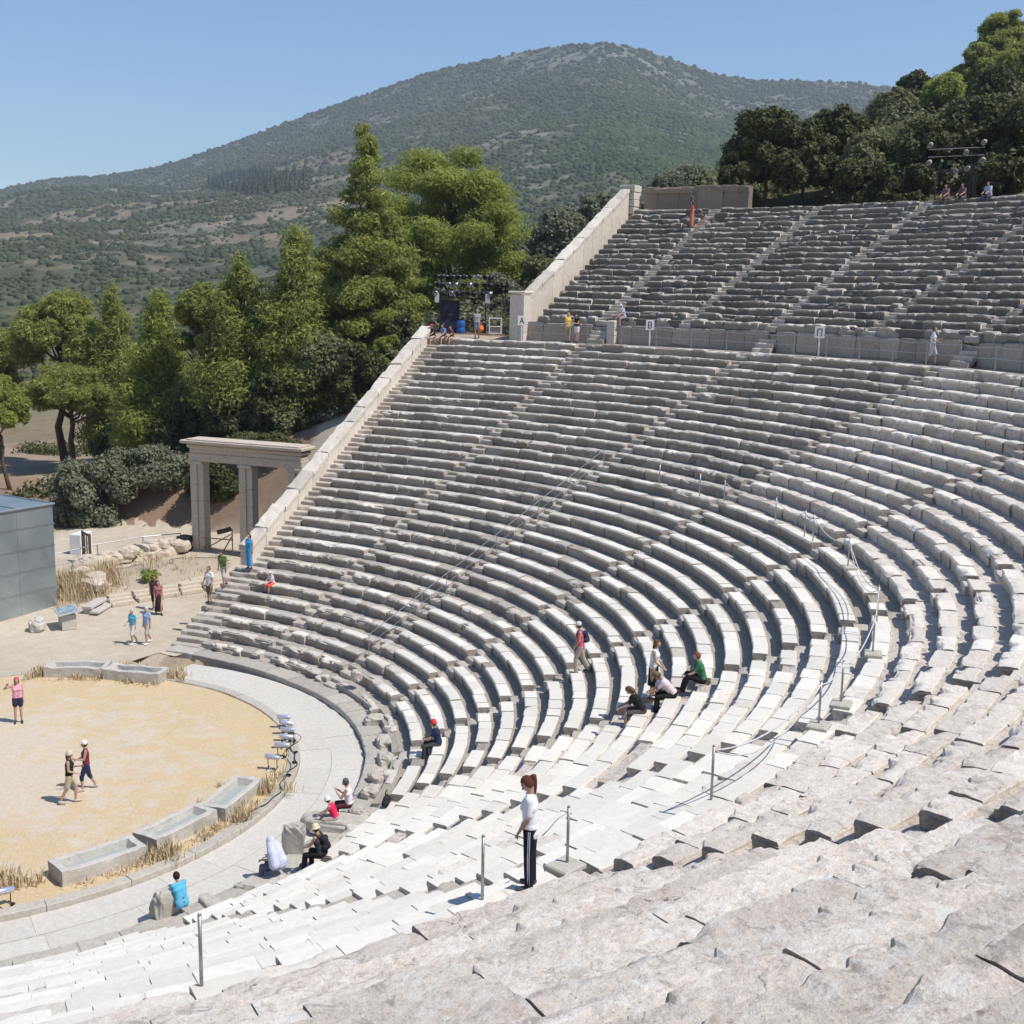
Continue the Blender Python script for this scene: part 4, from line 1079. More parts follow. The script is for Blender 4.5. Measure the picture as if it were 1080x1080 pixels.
# ------------------------------------------------------------------ orchestra floodlights and cable
M_SILV = simple('floodlight_silver', (.62, .63, .75), rough=.3, metal=.6, var=.05)
M_BLACK = simple('black_rubber', (.02, .02, .022), rough=.7)
def floodlight(label, x, y, a, tilt):
    root = tag(empty('floodlight', (x, y, .05), a), label, 'floodlight', 'row of tubular floodlights on the orchestra rim')
    mb = MB(); Mx = Matrix.Rotation(R(90), 4, 'Y') @ Matrix.Rotation(0, 4, 'Z')
    mb.lathe([(.001, -.24), (.07, -.24), (.083, -.22), (.083, .22), (.07, .24), (.001, .24)], (0, 0, .40), 18, Matrix.Rotation(R(tilt), 4, 'Y') @ Mx)
    mb.build('lamp_housing', M_SILV, root, True)
    mb = MB()
    for s in (-1, 1):
        mb.tube([(s*.15, 0, .36), (s*.15, .02, .03)], .014, 6); mb.tube([(s*.15, -.14, .015), (s*.15, .14, .015)], .016, 6)
    mb.tube([(-.15, 0, .33), (.15, 0, .33)], .012, 6); mb.build('stand', M_DARKM, root)
    mb = MB(); mb.box((.10, -.17, .06), (.10, .08, .07), .3, .015); mb.build('junction_box', M_BLACK, root)
F0 = math.atan2(.855, -.519)   # across the view
for k, (a, r, t, dz) in enumerate(((-56.0, 9.95, 0, 0), (-52.4, 9.92, 9, .1), (-48.6, 9.86, 1, -.05), (-44.8, 9.75, 8, .12), (-40.3, 9.60, 1, 0), (-34.0, 9.38, 6, -.1))):
    x, y = pr_(r, a)
    floodlight(['top lamp of the row of six tubular floodlights', 'second lamp from the top, tilted, in the row of six floodlights', 'third lamp from the top in the row of six floodlights', 'fourth lamp from the top, tilted, in the row of six floodlights', 'fifth lamp from the top in the row of six floodlights', 'lowest lamp of the row of six tubular floodlights, set nearest the trough'][k], x, y, F0+dz, t)
floodlight('single floodlight at the left border in front of the near troughs', 5.05, 8.25, F0+.9, 10)
mb = MB(); pts = []
for t in np.linspace(0, 1, 60):
    a = -54+t*44; r = 10.02+.10*math.sin(t*19)+.05*math.sin(t*47); x, y = pr_(r, a); pts.append((x, y, .11))
mb.tube(pts, .016, 6)
pts = [(*pr_(9.9+.5*math.sin(t*9)*(1-t), -53+t*24), .10) for t in np.linspace(0, 1, 40)]
mb.tube(pts, .011, 6)
for a in (-47, -41, -36, -30): 
    x, y = pr_(10.05, a); mb.box((x, y, .13), (.13, .08, .06), a, .015)
tag(mb.build('cable', M_BLACK, None, True), 'black power cables snaking along the kerb beside the floodlights', 'cable')

# ------------------------------------------------------------------ rope barrier on row 20, handrail, walkway railing, signs
zrow = lambda k: RI*(k+1)
def rope_post(label, a, r=27.33, h=.90, rs=.022):
    wing = a < AW2; x, y = P2(r, a, wing); z = zrow(19)
    root = tag(empty('barrier_post', (float(x), float(y), z), R(-a)), label, 'post', 'grey posts of the rope barrier')
    mb = MB(); mb.tube([(0, 0, .0), (0, 0, h)], rs, 10); mb.lathe([(rs, 0), (rs*1.15, .01), (rs*.6, .035), (.001, .045)], (0, 0, h), 10); mb.build('pole', M_STEEL, root, True)
    if int(abs(a)) in (17, 1, 9, 28, 44, 52, 62):
        mb = MB(); mb.box((.05, .02, .03), (.46, .40, .09), .1, .02); mb.build('foot_slab', M_KERB, root)
    return Vector((float(x), float(y), z+h-.06))
PA = [29.0, 20.9, 17.7, 10.5, 1.5, -1.6, -9.7, -16.1, -28.9, -37.0, -38.7, -44.1, -52.6, -56.4, -62.4]
PL = ['leftmost grey post of the rope barrier, low among near white slabs', 'grey barrier post left of the girl in white', 'grey barrier post right of the girl in white, on a square foot slab', 'grey barrier post on the edge of the eroded rows, right of the girl',
      'left post of the close pair beside the dark gap, rope above', 'right post of the close pair beside the dark gap', 'barrier post where the rope bends down the bright slabs', 'barrier post at the head of the bend of the rope',
      'barrier post on a pale foot slab above the bend', 'barrier post under the swooping rope, right of a pair', 'barrier post under the swooping rope, left of a pair',
      'barrier post in the middle of the far rope run', 'barrier post where the far rope run starts', 'barrier post just left of the far rope start', 'leftmost far barrier post, on a round-edged seat']
tops = [rope_post(l, a) for l, a in zip(PL, PA)]
M_ROPE = simple('rope', (.60, .58, .54), rough=.9)
def sag(a, b, s, n=14): return [tuple(a.lerp(b, t)-Vector((0, 0, s*4*t*(1-t)))) for t in np.linspace(0, 1, n)]
mb = MB(); path = []
for (j, k, s) in ((3, 4, .30), (4, 5, .10), (5, 6, .26), (6, 7, .24), (7, 8, .35), (8, 9, .30), (9, 10, .08), (10, 11, .22), (11, 12, .28)): path += sag(tops[j], tops[k], s)[:-1]
mb.tube(path+[tuple(tops[12])], .015, 6)
tag(mb.build('barrier_rope', M_ROPE, None, True), 'pale rope sagging from post to post of the barrier', 'rope')
for (j, k, s, lb) in ((3, 4, .55, 'slack second rope end lying low beside the post right of the girl'), (7, 8, .6, 'slack second rope hanging above the bend of the barrier')):
    mb = MB(); mb.tube(sag(tops[j], tops[k], s), .011, 6); tag(mb.build('barrier_rope', M_ROPE, None, True), lb, 'rope')
mb = MB(); q = tops[2]; mb.tube([tuple(q), (q.x+.10, q.y-.12, q.z-.10), (q.x+.17, q.y-.22, q.z-.26), (q.x+.22, q.y-.30, q.z-.36)], .008, 6)
tag(mb.build('barrier_rope', M_ROPE, None, True), 'short loose rope end hanging from the post right of the girl', 'rope')
root = tag(empty('handrail', P3(R0+TR*3, AW2, zrow(2))), 'thin double metal handrail down the far stairway', 'handrail')
def hp(k, side=.42, up=0.):
    r = R0+TR*(k+1)+.1; a = AW2+side/r/R(1); return np.array(P3(r, a, zrow(k)+up))-np.array(root.location)
ks = [2.0, 5.5, 7.2, 10.8, 14, 16.5, 19.3]
for k in ks:
    mb = MB(); mb.tube([hp(k), hp(k, up=.95)], .016, 8); mb.build('post', M_STEEL, root)
mb = MB(); mb.tube([hp(ks[0], up=.6)]+[hp(k, up=.95) for k in ks], .016, 8); mb.build('top_rail', M_STEEL, root)
mb = MB(); mb.tube([hp(k, up=.52) for k in ks], .010, 8); mb.build('mid_rail', M_STEEL, root)
root = tag(empty('railing', P3(38.5, -80, ZT)), 'light metal railing with two rails along the walkway', 'railing')
def rp(a, up): return np.array(P3(38.55, a, ZT+up))-np.array(root.location)
al = np.arange(-92.4, -36, 3.05)
for a in al:
    mb = MB(); mb.tube([rp(a, -.05), rp(a, 1.02)], .026, 6); mb.build('post', M_STEEL, root)
for up, nm in ((.98, 'top_rail'), (.52, 'mid_rail')):
    mb = MB(); mb.tube([rp(a, up-.05*abs(math.sin((a+92.4)/3.05*PI))*(1 if up > .9 else .6)) for a in np.arange(-92.4, -36, .61)], .018, 6); mb.build(nm, M_STEEL, root)
M_SIGN = simple('white_sign', (.80, .80, .80), rough=.5, var=.03); M_INK = simple('black_ink', (.03, .03, .035))
def sign(ch, label, a, r=38.35):
    x, y, z = P3(r, a, ZT-.03); d = math.atan2(CAM[0]-x, -(CAM[1]-y))
    root = tag(empty('letter_sign', (x, y, z), math.atan2(CAM[1]-y, CAM[0]-x)+PI/2), label, 'sign', 'white letter signs along the walkway railing')
    mb = MB(); mb.tube([(0, .03, 0), (0, .03, .98)], .035, 8); mb.build('pole', M_SIGN, root)
    mb = MB(); mb.box((0, 0, 1.20), (.46, .04, .54), 0, .01); mb.build('board', M_SIGN, root)
    mb = MB(); y_ = -.026
    def bar(x0, z0, x1, z1, t=.055):
        L = math.hypot(x1-x0, z1-z0); mb.box(((x0+x1)/2, y_, (z0+z1)/2), (L+t, .008, t), 0, 0, Matrix.Rotation(-math.atan2(z1-z0, x1-x0), 4, 'Y'))
    Z0, Z1, Zm = 1.04, 1.36, 1.20; t4 = .042
    if ch == 'A': bar(-.11, Z0, 0, Z1, t4); bar(.11, Z0, 0, Z1, t4); bar(-.06, 1.15, .06, 1.15, t4)
    if ch == 'B': bar(-.09, Z0, -.09, Z1, t4); bar(-.09, Z1, .05, Z1, t4); bar(-.09, Zm, .06, Zm, t4); bar(-.09, Z0, .06, Z0, t4); bar(.075, Z1-.03, .075, Zm+.03, t4); bar(.09, Z0+.03, .09, Zm-.03, t4)
    if ch == 'P': bar(-.10, Z0, -.10, Z1, t4); bar(.10, Z0, .10, Z1, t4); bar(-.10, Z1, .10, Z1, t4)
    mb.build('letter', M_INK, root)
sign('A', 'white sign with the letter A beside the tall end pier', -92.0)
sign('B', 'white letter B sign on the walkway right of the yellow and black pair', -80.6)
sign('P', 'white sign shaped letter mark on the walkway, rightmost of the letter signs', -65.4)
# gate post stub next to the steps from the walkway
x, y, z = P3(UR0-.1, AW1+1.15, ZT)
root = tag(empty('door_jamb', (x, y, z), R(-AW1)), 'pale broken door jamb beside the steps from the walkway', 'stone jamb')
mb = MB(); mb.box((0, 0, .65), (.50, .50, 1.35), 0, .06); mb.build('body', M_PAR, root)
mb = MB(); mb.box((.2, .40, 1.75), (.26, .26, .9), 0, .05); mb.build('stub', M_PAR, root)

# ------------------------------------------------------------------ lighting scaffolds
def par_can(mb, c, yaw, pitch, s=1.0):
    Mx = Matrix.Rotation(yaw, 4, 'Z') @ Matrix.Rotation(R(90)+pitch, 4, 'X')
    mb.lathe([(.001, -.20*s), (.09*s, -.20*s), (.13*s, -.08*s), (.15*s, .22*s), (.135*s, .22*s), (.09*s, .05*s), (.001, .05*s)], c, 12, Mx)
def frame(root, W, D, H, levels, mat=M_DARKM, rad=.035):
    for x in (-W/2, W/2):
        for y in (-D/2, D/2): mb = MB(); mb.tube([(x, y, 0), (x, y, H)], rad, 6); mb.build('upright', mat, root)
    mb = MB()
    for z in levels:
        for y in (-D/2, D/2): mb.tube([(-W/2, y, z), (W/2, y, z)], rad*.8, 6)
        for x in (-W/2, W/2): mb.tube([(x, -D/2, z), (x, D/2, z)], rad*.8, 6)
    for x in (-W/2, W/2):
        for a, b in zip(levels[:-1], levels[1:]): mb.tube([(x, -D/2, a), (x, D/2, b)], rad*.7, 6)
    mb.build('ledger', mat, root)
sx, sy = -45.2, -11.6
sz = tz(sx, sy)
toCam = math.atan2(CAM[1]-sy, CAM[0]-sx)+PI/2   # local -Y looks at the seats opposite
root = tag(empty('lighting_scaffold', (sx, sy, sz), toCam), 'dark lighting scaffold crowded with stage lamps beside the path and pines', 'lighting scaffold')
frame(root, 3.0, 1.6, 3.2, (.15, 1.2, 2.3, 3.2))
mb = MB()
for z in (2.75, 3.3, 3.75): mb.tube([(-1.95, -.85, z), (1.95, -.85, z)], .04, 6)
mb.build('lamp_bar', M_STEEL, root)
rg = random.Random(4)
for z, n in ((2.62, 8), (3.2, 9), (3.72, 9)):
    for i in range(n):
        mb = MB(); par_can(mb, (-1.8+i*3.6/(n-1)+rg.gauss(0, .05), -1.0, z), rg.uniform(-.7, .3), rg.uniform(.1, .5), 1.05); mb.build('stage_lamp', M_STEEL if rg.random() < .28 else M_DARKM, root, True)
for x in (-1.75, 1.6):
    mb = MB(); mb.box((x, -1.05, 2.3), (.28, .26, .62), 0, .02); mb.build('speaker_box', simple('pale_grey_case', (.55, .56, .56)), root)
mb = MB(); mb.box((-.9, -.3, 1.1), (1.3, .9, 2.1), 0, .05); mb.build('covered_rack', simple('navy_tarpaulin', (.02, .025, .05), rough=.6, bmp=.5, scale=3), root)
mb = MB(); mb.lathe([(.28, 0), (.29, .02), (.29, .34), (.28, .36), (.28, .40), (.29, .42), (.29, .78), (.27, .82), (.001, .82)], (-.15, -1.15, 0), 18); mb.build('blue_drum', simple('blue_plastic', (.03, .13, .42), rough=.35), root, True)
q = Vector((sx, sy, 0))+Matrix.Rotation(toCam, 3, 'Z') @ Vector((2.15, -.9, 0)); q.z = tz(q.x, q.y)
r2 = tag(empty('equipment_trolley', q, toCam), 'small white wheeled trolley right of the lamp-crowded scaffold', 'trolley')
mb = MB()
for x in (-.4, .4):
    for y in (-.3, .3): mb.box((x, y, .62), (.07, .07, 1.1))
for z in (.15, .6, 1.15): mb.box((0, 0, z), (.86, .66, .06))
mb.build('frame', M_SIGN, r2)
mb = MB(); mb.box((0, 0, .36), (.7, .5, .38), 0, .03); mb.build('load', M_STEEL, r2)
for x in (-.38, .38):
    for y in (-.28, .28): mb = MB(); mb.lathe([(.001, -.025), (.07, -.025), (.07, .025), (.001, .025)], (x, y, .065), 10, Matrix.Rotation(R(90), 4, 'Y')); mb.build('wheel', M_BLACK, r2)
x, y, z = P3(UTOPR+2.3, -71.7, UTOPZ); z = tz(x, y); tc = math.atan2(CAM[1]-y, CAM[0]-x)+PI/2
root = tag(empty('lighting_scaffold', (x, y, z), tc), 'thin dark lighting scaffold above the top seats, in front of the oaks', 'lighting scaffold')
frame(root, 2.1, 1.3, 2.6, (.2, 1.3, 2.6))
truss(root, 1.0, 0, 3.9, .35, 9, M_DARKM, .025, 'mast')
mb = MB()
for zz in (3.35, 3.78): mb.tube([(-1.6, -.5, zz), (1.5, -.5, zz+.08)], .035, 6)
mb.build('lamp_bar', simple('dull_bar', (.20, .20, .20), rough=.6), root)
for px_, pz in ((-1.5, 4.05), (-1.5, 3.05), (1.45, 4.15), (1.45, 3.15), (0, 2.55), (.65, 2.7), (-.5, 3.55), (.5, 3.6)):
    mb = MB(); par_can(mb, (px_, -.65, pz), rg.uniform(-.3, .3), .35, 1.0); mb.build('stage_lamp', simple('lamp_face', (.40, .40, .39)) if pz != 3.55 else M_DARKM, root, True)
# ------------------------------------------------------------------ visitors
CR = (-.519, .855); CL = (.519, -.855); AWAY = (-.855, -.519); NEAR = (.855, .519)
def mixd(a, b, t): return (a[0]*(1-t)+b[0]*t, a[1]*(1-t)+b[1]*t)
def inward(a): return (-math.sin(R(a)), -math.cos(R(a)))
def seat(k, a, dr=.20):
    r = R0+TR*(k+1)+dr; return P3(r, a, zrow(k)+.012)
def foot(k, a, dr=.55):
    """standing on the foot channel of row k"""
    r = R0+TR*(k+1)+dr; return P3(r, a, zrow(k)-.035)
NAVY = (.03, .04, .09); BLK = (.025, .023, .025); WHT = (.80, .80, .82); KHA = (.36, .29, .19)
RELAX = [((.10, .05, -1), (-.15, .55, -.8)), ((.10, .05, -1), (-.15, .55, -.8))]
DOWN = [((.14, -.04, -1), (.02, .18, -1)), ((.14, -.04, -1), (.02, .18, -1))]
TALK = [((.14, .25, -1), (-.25, 1, .15)), ((.14, .05, -1), (-.1, .9, -.3))]
KNEES = [((.1, .55, -.85), (-.2, 1, -.45)), ((.1, .5, -.9), (-.2, 1, -.5))]
SITF = [((.16, 1, -.14), (.02, .10, -1)), ((.16, 1, -.14), (.02, -.02, -1))]
SITK = [((.14, .95, .32), (.02, .30, -1)), ((.14, .95, .28), (.02, .26, -1))]
J = person('girl in a white polo shirt and dark track trousers with a ponytail, looking down', seat(19, 19.4, .22), mixd(CL, AWAY, .10), 1.60, 'stand', lean=3, head=(40, 6),
       arms=[((.05, .02, -1), (-.22, .50, -.85)), ((.06, .0, -1), (-.25, .48, -.9))], top=(.82, .82, .87), top_hem=.10, sleeve=.62, bottom=(.018, .02, .035), stripe=(.75, .75, .78), hair=(.115, .048, .032), hairlen=2,
       female=True, vox=.0075, collar=True, shoes=(.1, .1, .1))
person('seated visitor in a red hat and navy T-shirt', seat(2, -31.6), mixd(inward(-31), CL, .5), 1.74, 'sit', lean=12, arms=KNEES, legs=SITF, top=NAVY, bottom=(.07, .07, .06), hat=('bucket', (.75, .06, .05)), hair=(.05, .04, .03))
J = person('walker in a pink vest, beige trousers and white cap, with a backpack', foot(8, -34.2, .35), CL, 1.74, 'walk', lean=6, arms=RELAX, top=(.70, .10, .16), sleeve=0, top_hem=.05, bottom=(.46, .39, .30), hat=('cap', (.72, .70, .66)), hair=(.08, .06, .05), female=True)
backpack_on(J, 'navy backpack on the walker in pink', (.03, .035, .08))
J = person('standing woman in a white vest and black skirt holding a bag', foot(11, -18.9, .30), mixd(CR, NEAR, .25), 1.70, 'stand', lean=4, head=(8, 0), arms=[((.12, .1, -1), (-.1, .6, -.6)), ((.22, .25, -1), (0, .7, -.5))], top=WHT, sleeve=0, skirt=(BLK, .62, .03), hair=(.16, .07, .035), hairlen=1, female=True, skin=0)
def bagmesh(label, p, s, col, name='shoulder_bag', seed=1):
    root = tag(empty(name, p, .4), label, 'bag')
    mb = MB(); capsule(mb, (-s*.6, 0, s*.5), s*.5, (s*.6, 0, s*.5), s*.5); capsule(mb, (-s*.45, 0, s*1.0), s*.36, (s*.45, 0, s*1.0), s*.36); grown('body', mb, .02, 3, cmat('bag_cloth', col, rough=.8), root)
    mb = MB(); mb.tube([(-s*.6, 0, s*1.1), (-s*.3, 0, s*2.0), (s*.3, 0, s*2.0), (s*.6, 0, s*1.1)], .015, 6); mb.build('strap', cmat('bag_cloth', col), root)
    return root
q = foot(11, -18.35, .28); bagmesh('pale grey shoulder bag hanging beside the woman in the white vest', (q[0]+.15, q[1]+.30, q[2]+.42), .24, (.42, .42, .46))
person('seated visitor bent forward in a pale pink shirt and patterned hat', seat(12, -16.7), mixd(inward(-16), CL, .55), 1.70, 'sit', lean=42, head=(20, 0), arms=KNEES, legs=SITF, top=(.68, .58, .60), bottom=BLK, hat=('bucket', (.17, .13, .06)), hair=(.10, .08, .06), female=True)
person('bare-legged visitor in black reading low among the white slabs', seat(11, -15.4), mixd(inward(-16), CL, .6), 1.70, 'sit', lean=34, head=(26, 0), arms=KNEES, legs=SITF, top=BLK, bottom=(.10, .09, .085), bleg=.42, hair=(.13, .085, .05), hairlen=1, female=True)
person('seated visitor in a green T-shirt and black trousers, side on', seat(13, -17.6), mixd(CL, inward(-17), .35), 1.72, 'sit', lean=14, arms=KNEES, legs=SITK, top=(.06, .20, .10), bottom=BLK, hair=(.22, .10, .05), skin=2)
person('woman in a black vest and beige shorts with a sun hat, walking in the orchestra', (.11, 4.54, .045), mixd(CR, AWAY, .15), 1.68, 'walk', head=(5, -10), arms=TALK, top=BLK, sleeve=0, bottom=(.52, .45, .33), bleg=.40, hat=('bucket', (.62, .55, .38)), hair=(.20, .13, .07), hairlen=1, female=True, shoes=(.55, .48, .4))
person('woman in a maroon top, navy knee breeches and white cap, walking beside the black vest', (-.80, 4.15, .045), mixd(CL, NEAR, .3), 1.62, 'walk', arms=TALK, top=(.17, .04, .06), sleeve=0, bottom=NAVY, bleg=.62, hat=('cap', (.85, .84, .82)), hair=(.10, .06, .04), female=True, shoes=(.55, .48, .4))
person('woman in a pink top, navy shorts and red headscarf posing in the orchestra', (-3.32, -2.60, .045), mixd(NEAR, CR, .3), 1.68, 'stand', arms=[((.12, .0, -1), (.0, .12, -1)), ((.8, .05, -.25), (-.4, .7, .75))], top=(.78, .38, .47), sleeve=0, bottom=(.045, .04, .09), bleg=.28, hat=('beanie', (.62, .10, .14)), hair=(.10, .06, .04), hairlen=1, female=True)
person('elderly woman in a turquoise shirt arm in arm with the man in pale blue', (-12.21, -6.82, .04), mixd(NEAR, CL, .35), 1.60, 'walk', arms=[DOWN[0], ((.12, .2, -1), (-.1, .8, -.4))], top=(.10, .42, .62), bottom=(.62, .64, .66), bleg=.5, hair=(.55, .50, .45), hairlen=0, female=True, shoes=(.7, .7, .7))
person('elderly man in a pale blue shirt and beige shorts beside the turquoise shirt', (-12.60, -6.35, .04), mixd(NEAR, CL, .35), 1.70, 'walk', arms=DOWN, top=(.40, .48, .72), bottom=(.50, .44, .36), bleg=.5, hair=(.60, .57, .53), shoes=(.75, .75, .75))
person('bearded man all in black walking down the path', (-16.6, -10.3, .05), mixd(NEAR, CR, .2), 1.76, 'walk', arms=DOWN, top=(.05, .045, .05), top_hem=.1, bottom=BLK, bleg=.55, hair=(.12, .05, .03), skin=1)
person('woman in a long black dress with a pink shoulder cloth, beside the man in black', (-16.2, -9.6, .05), mixd(NEAR, CR, .35), 1.68, 'walk', arms=DOWN, top=(.36, .14, .14), sleeve=.3, skirt=((.045, .025, .035), .85, .08), hair=(.16, .06, .04), hairlen=1, female=True)
person('man in a white T-shirt and brown shorts at the foot of the parapet steps', P3(15.35, -100.6, zrow(3)-.03), mixd(NEAR, CL, .4), 1.72, 'stand', arms=[((.35, .0, -.9), (.1, .4, -.6)), ((.35, 0, -.9), (-.1, .5, -.7))], top=(.80, .78, .78), top_hem=.08, bottom=(.20, .15, .10), bleg=.52, hair=(.15, .09, .06))
person('heavy man in a green T-shirt and pale shorts stepping down by the parapet', P3(16.35, -100.3, zrow(4)+.16), mixd(NEAR, CL, .3), 1.76, 'walk', lean=12, head=(15, 0), arms=DOWN, top=(.14, .22, .06), top_hem=.08, bottom=(.58, .56, .52), bleg=.48, hair=(.07, .05, .04))
person('woman in a long bright blue dress at the end of the parapet', P3(17.85, -99.3, zrow(6)-.03), mixd(NEAR, CL, .3), 1.68, 'stand', arms=DOWN, top=(.04, .33, .62), sleeve=0, skirt=((.02, .28, .62), .93, .0), hair=(.03, .025, .025), hairlen=1, female=True)
person('child in a white cap and red shorts seated on the far lower rows', seat(5, -94.5), mixd(inward(-94), CL, .2), 1.30, 'sit', lean=15, arms=KNEES, legs=SITF, top=(.75, .62, .70), bottom=(.80, .12, .07), bleg=.5, hat=('cap', (.82, .80, .78)))
person('seated woman in a white vest and dark headscarf eating, beside the child in red', (*pr_(12.75, -17.4), .42), mixd(inward(-17), CL, .7), 1.70, 'sit', lean=8, arms=[((.1, .5, -.8), (-.3, .7, .8)), ((.1, .5, -.8), (-.2, .8, .6))], legs=SITF, top=(.80, .74, .76), sleeve=0, bottom=(.10, .03, .045), hat=('beanie', (.10, .12, .12)), hair=(.10, .08, .06), female=True)
person('child in a red top and white sun hat seated beside the headscarfed woman', (*pr_(12.75, -13.0), .42), mixd(inward(-14), CL, .5), 1.45, 'sit', lean=24, arms=KNEES, legs=SITF, top=(.70, .03, .10), sleeve=0, bottom=(.5, .4, .35), bleg=.4, hat=('bucket', (.85, .82, .80)), female=True)
J = person('seated visitor in black wearing a straw sun hat with a black pack', seat(1, -1.6, .15), mixd(inward(0), CL, .35), 1.74, 'sit', lean=16, arms=KNEES, legs=SITF, top=(.06, .055, .06), sleeve=0, bottom=BLK, hat=('brim', (.70, .62, .42)), hair=(.12, .09, .06), female=True)
backpack_on(J, 'black backpack worn by the visitor in the straw hat', (.022, .022, .028))
def shawl(J):
    m = MB(); T = J['T']; hc = J['hc']
    ellipsoid(m, hc+np.array([0, -.02, .02]), (.115, .125, .145)); 
    capsule(m, hc+np.array([0, -.05, 0]), .115, T(0, -.05, .32), .19); capsule(m, T(0, -.05, .32), .19, T(0, -.05, .0), .22)
    for s in (-1, 1): capsule(m, hc+np.array([s*.03, -.03, -.03]), .11, T(s*.16, -.02, .38), .13); capsule(m, T(s*.16, -.02, .38), .13, T(s*.20, .0, .02), .15)
    capsule(m, hc+np.array([0, -.06, 0]), .10, T(0, -.10, .05), .19)
    J['shell']('shawl', m, (.60, .64, .80), sm=2)
person('seated figure wrapped over the head in a pale blue shawl', (*pr_(12.95, .6), .38), mixd(inward(0), CL, .5), 1.66, 'sit', lean=20, legs=SITF, top=(.25, .27, .36), bottom=(.13, .13, .18), hair=(.1, .08, .06), extra=shawl, female=True)
person('dark-haired visitor in a bright blue T-shirt seated with the back to the camera', (*pr_(12.7, 13.6), .38), mixd(inward(14), CL, .1), 1.70, 'sit', lean=16, arms=KNEES, legs=SITF, top=(.12, .46, .68), sleeve=.3, top_hem=.06, bottom=(.18, .17, .17), hair=(.035, .022, .018))
q = P3(R0+TR*2+.2, -15.6, zrow(1)+.012); bagmesh('black rucksack left on the white slabs behind the headscarfed woman', q, .23, BLK, 'rucksack')
# walkway and upper tiers
def wk(r, a, dz=0): return P3(r, a, ZT-.02+dz)
for lb, r, a, kw in (('visitor in a red cap and dark shirt perched at the top of the parapet', 36.9, -99.6, dict(top=(.05, .045, .06), bottom=(.42, .35, .30), bleg=.5, hat=('cap', (.65, .05, .06)))),
                 ('middle one of three seated by the parapet top, in blue', 37.0, -98.6, dict(top=(.20, .25, .50), bottom=(.42, .30, .25), bleg=.4)), ('right one of three seated by the parapet top, small and dark', 37.1, -97.9, dict(top=(.16, .06, .07), bottom=(.38, .28, .24), bleg=.4, H=1.55))):
    person(lb, P3(R0+TR*34+.25, a, zrow(33)+.01), mixd(inward(a), CL, .3), kw.pop('H', 1.70), 'sit', lean=14, arms=KNEES, legs=SITF, hair=(.10, .07, .05), **kw)
J = person('visitor standing at the lamp-crowded scaffold with an orange sack', wk(40.2, -97.2), AWAY, 1.72, 'stand', arms=RELAX, top=(.42, .42, .44), bottom=(.28, .30, .38), bleg=.45, hair=(.35, .30, .25))
q = wk(40.0, -96.7, .42); tag(bagmesh('orange sack held beside the scaffold', q, .27, (.85, .20, .05), 'sack'), None)
person('visitor in a yellow T-shirt and beige shorts on the walkway', wk(38.9, -88.3), mixd(CR, NEAR, .5), 1.72, 'stand', arms=TALK, top=(.68, .47, .09), top_hem=.08, bottom=(.42, .34, .22), bleg=.5, hair=(.40, .22, .10), skin=2)
person('visitor in a black top and white shorts facing the yellow T-shirt', wk(38.9, -87.5), mixd(CL, NEAR, .4), 1.66, 'stand', arms=TALK, top=BLK, sleeve=.2, bottom=(.78, .76, .74), bleg=.3, hair=(.07, .05, .04), hairlen=1, female=True)
person('visitor in a blue and white shirt seated on the wall above the walkway', P3(UR0+.45, -84.4, UZ0+.32), mixd(inward(-84), CL, .3), 1.70, 'sit', lean=20, arms=KNEES, legs=SITF, top=(.50, .54, .74), bottom=(.33, .25, .22), hair=(.10, .07, .05), hat=('cap', (.7, .68, .66)))
person('visitor in a white shirt with a red bag stepping along the right of the walkway', wk(39.0, -56.0), mixd(CR, NEAR, .2), 1.70, 'walk', arms=TALK, top=(.74, .74, .78), top_hem=.12, bottom=(.55, .52, .56), bleg=.5, hair=(.14, .08, .05), female=True)
def up_(k, a, dr=.5): r = UR0+UTR*k+.12+dr; return P3(r, a, UZ0+URI*(k+1)-.035)
person('figure in a long orange dress on the upper stairway', up_(16, -86.3, .2), CL, 1.70, 'stand', arms=DOWN, top=(.70, .13, .06), sleeve=.4, skirt=((.70, .13, .06), .9, -.02), hair=(.06, .04, .03), hairlen=1, female=True)
person('dim figure in dark clothes a few steps above the orange dress', up_(18, -87.2), CL, 1.70, 'stand', arms=DOWN, top=(.12, .11, .13), bottom=(.15, .14, .15), hair=(.06, .04, .03))
for lb, a, kw in (('visitor in a light blue shirt at the top row right of the scaffold', -67.7, dict(top=(.42, .50, .66), bottom=(.07, .07, .10))), ('shaded visitor seated under the scaffold, left one of two', -70.5, dict(top=(.20, .14, .14), bottom=(.12, .10, .10))), ('shaded visitor seated under the scaffold, right one of two', -69.4, dict(top=(.18, .11, .12), bottom=(.12, .09, .09)))):
    r = UR0+UTR*(NU-1)+.12+.2; person(lb, P3(r, a, UTOPZ+.01), inward(a), 1.70, 'sit', lean=12, arms=KNEES, legs=SITF, hair=(.08, .06, .05), **kw)
flush()
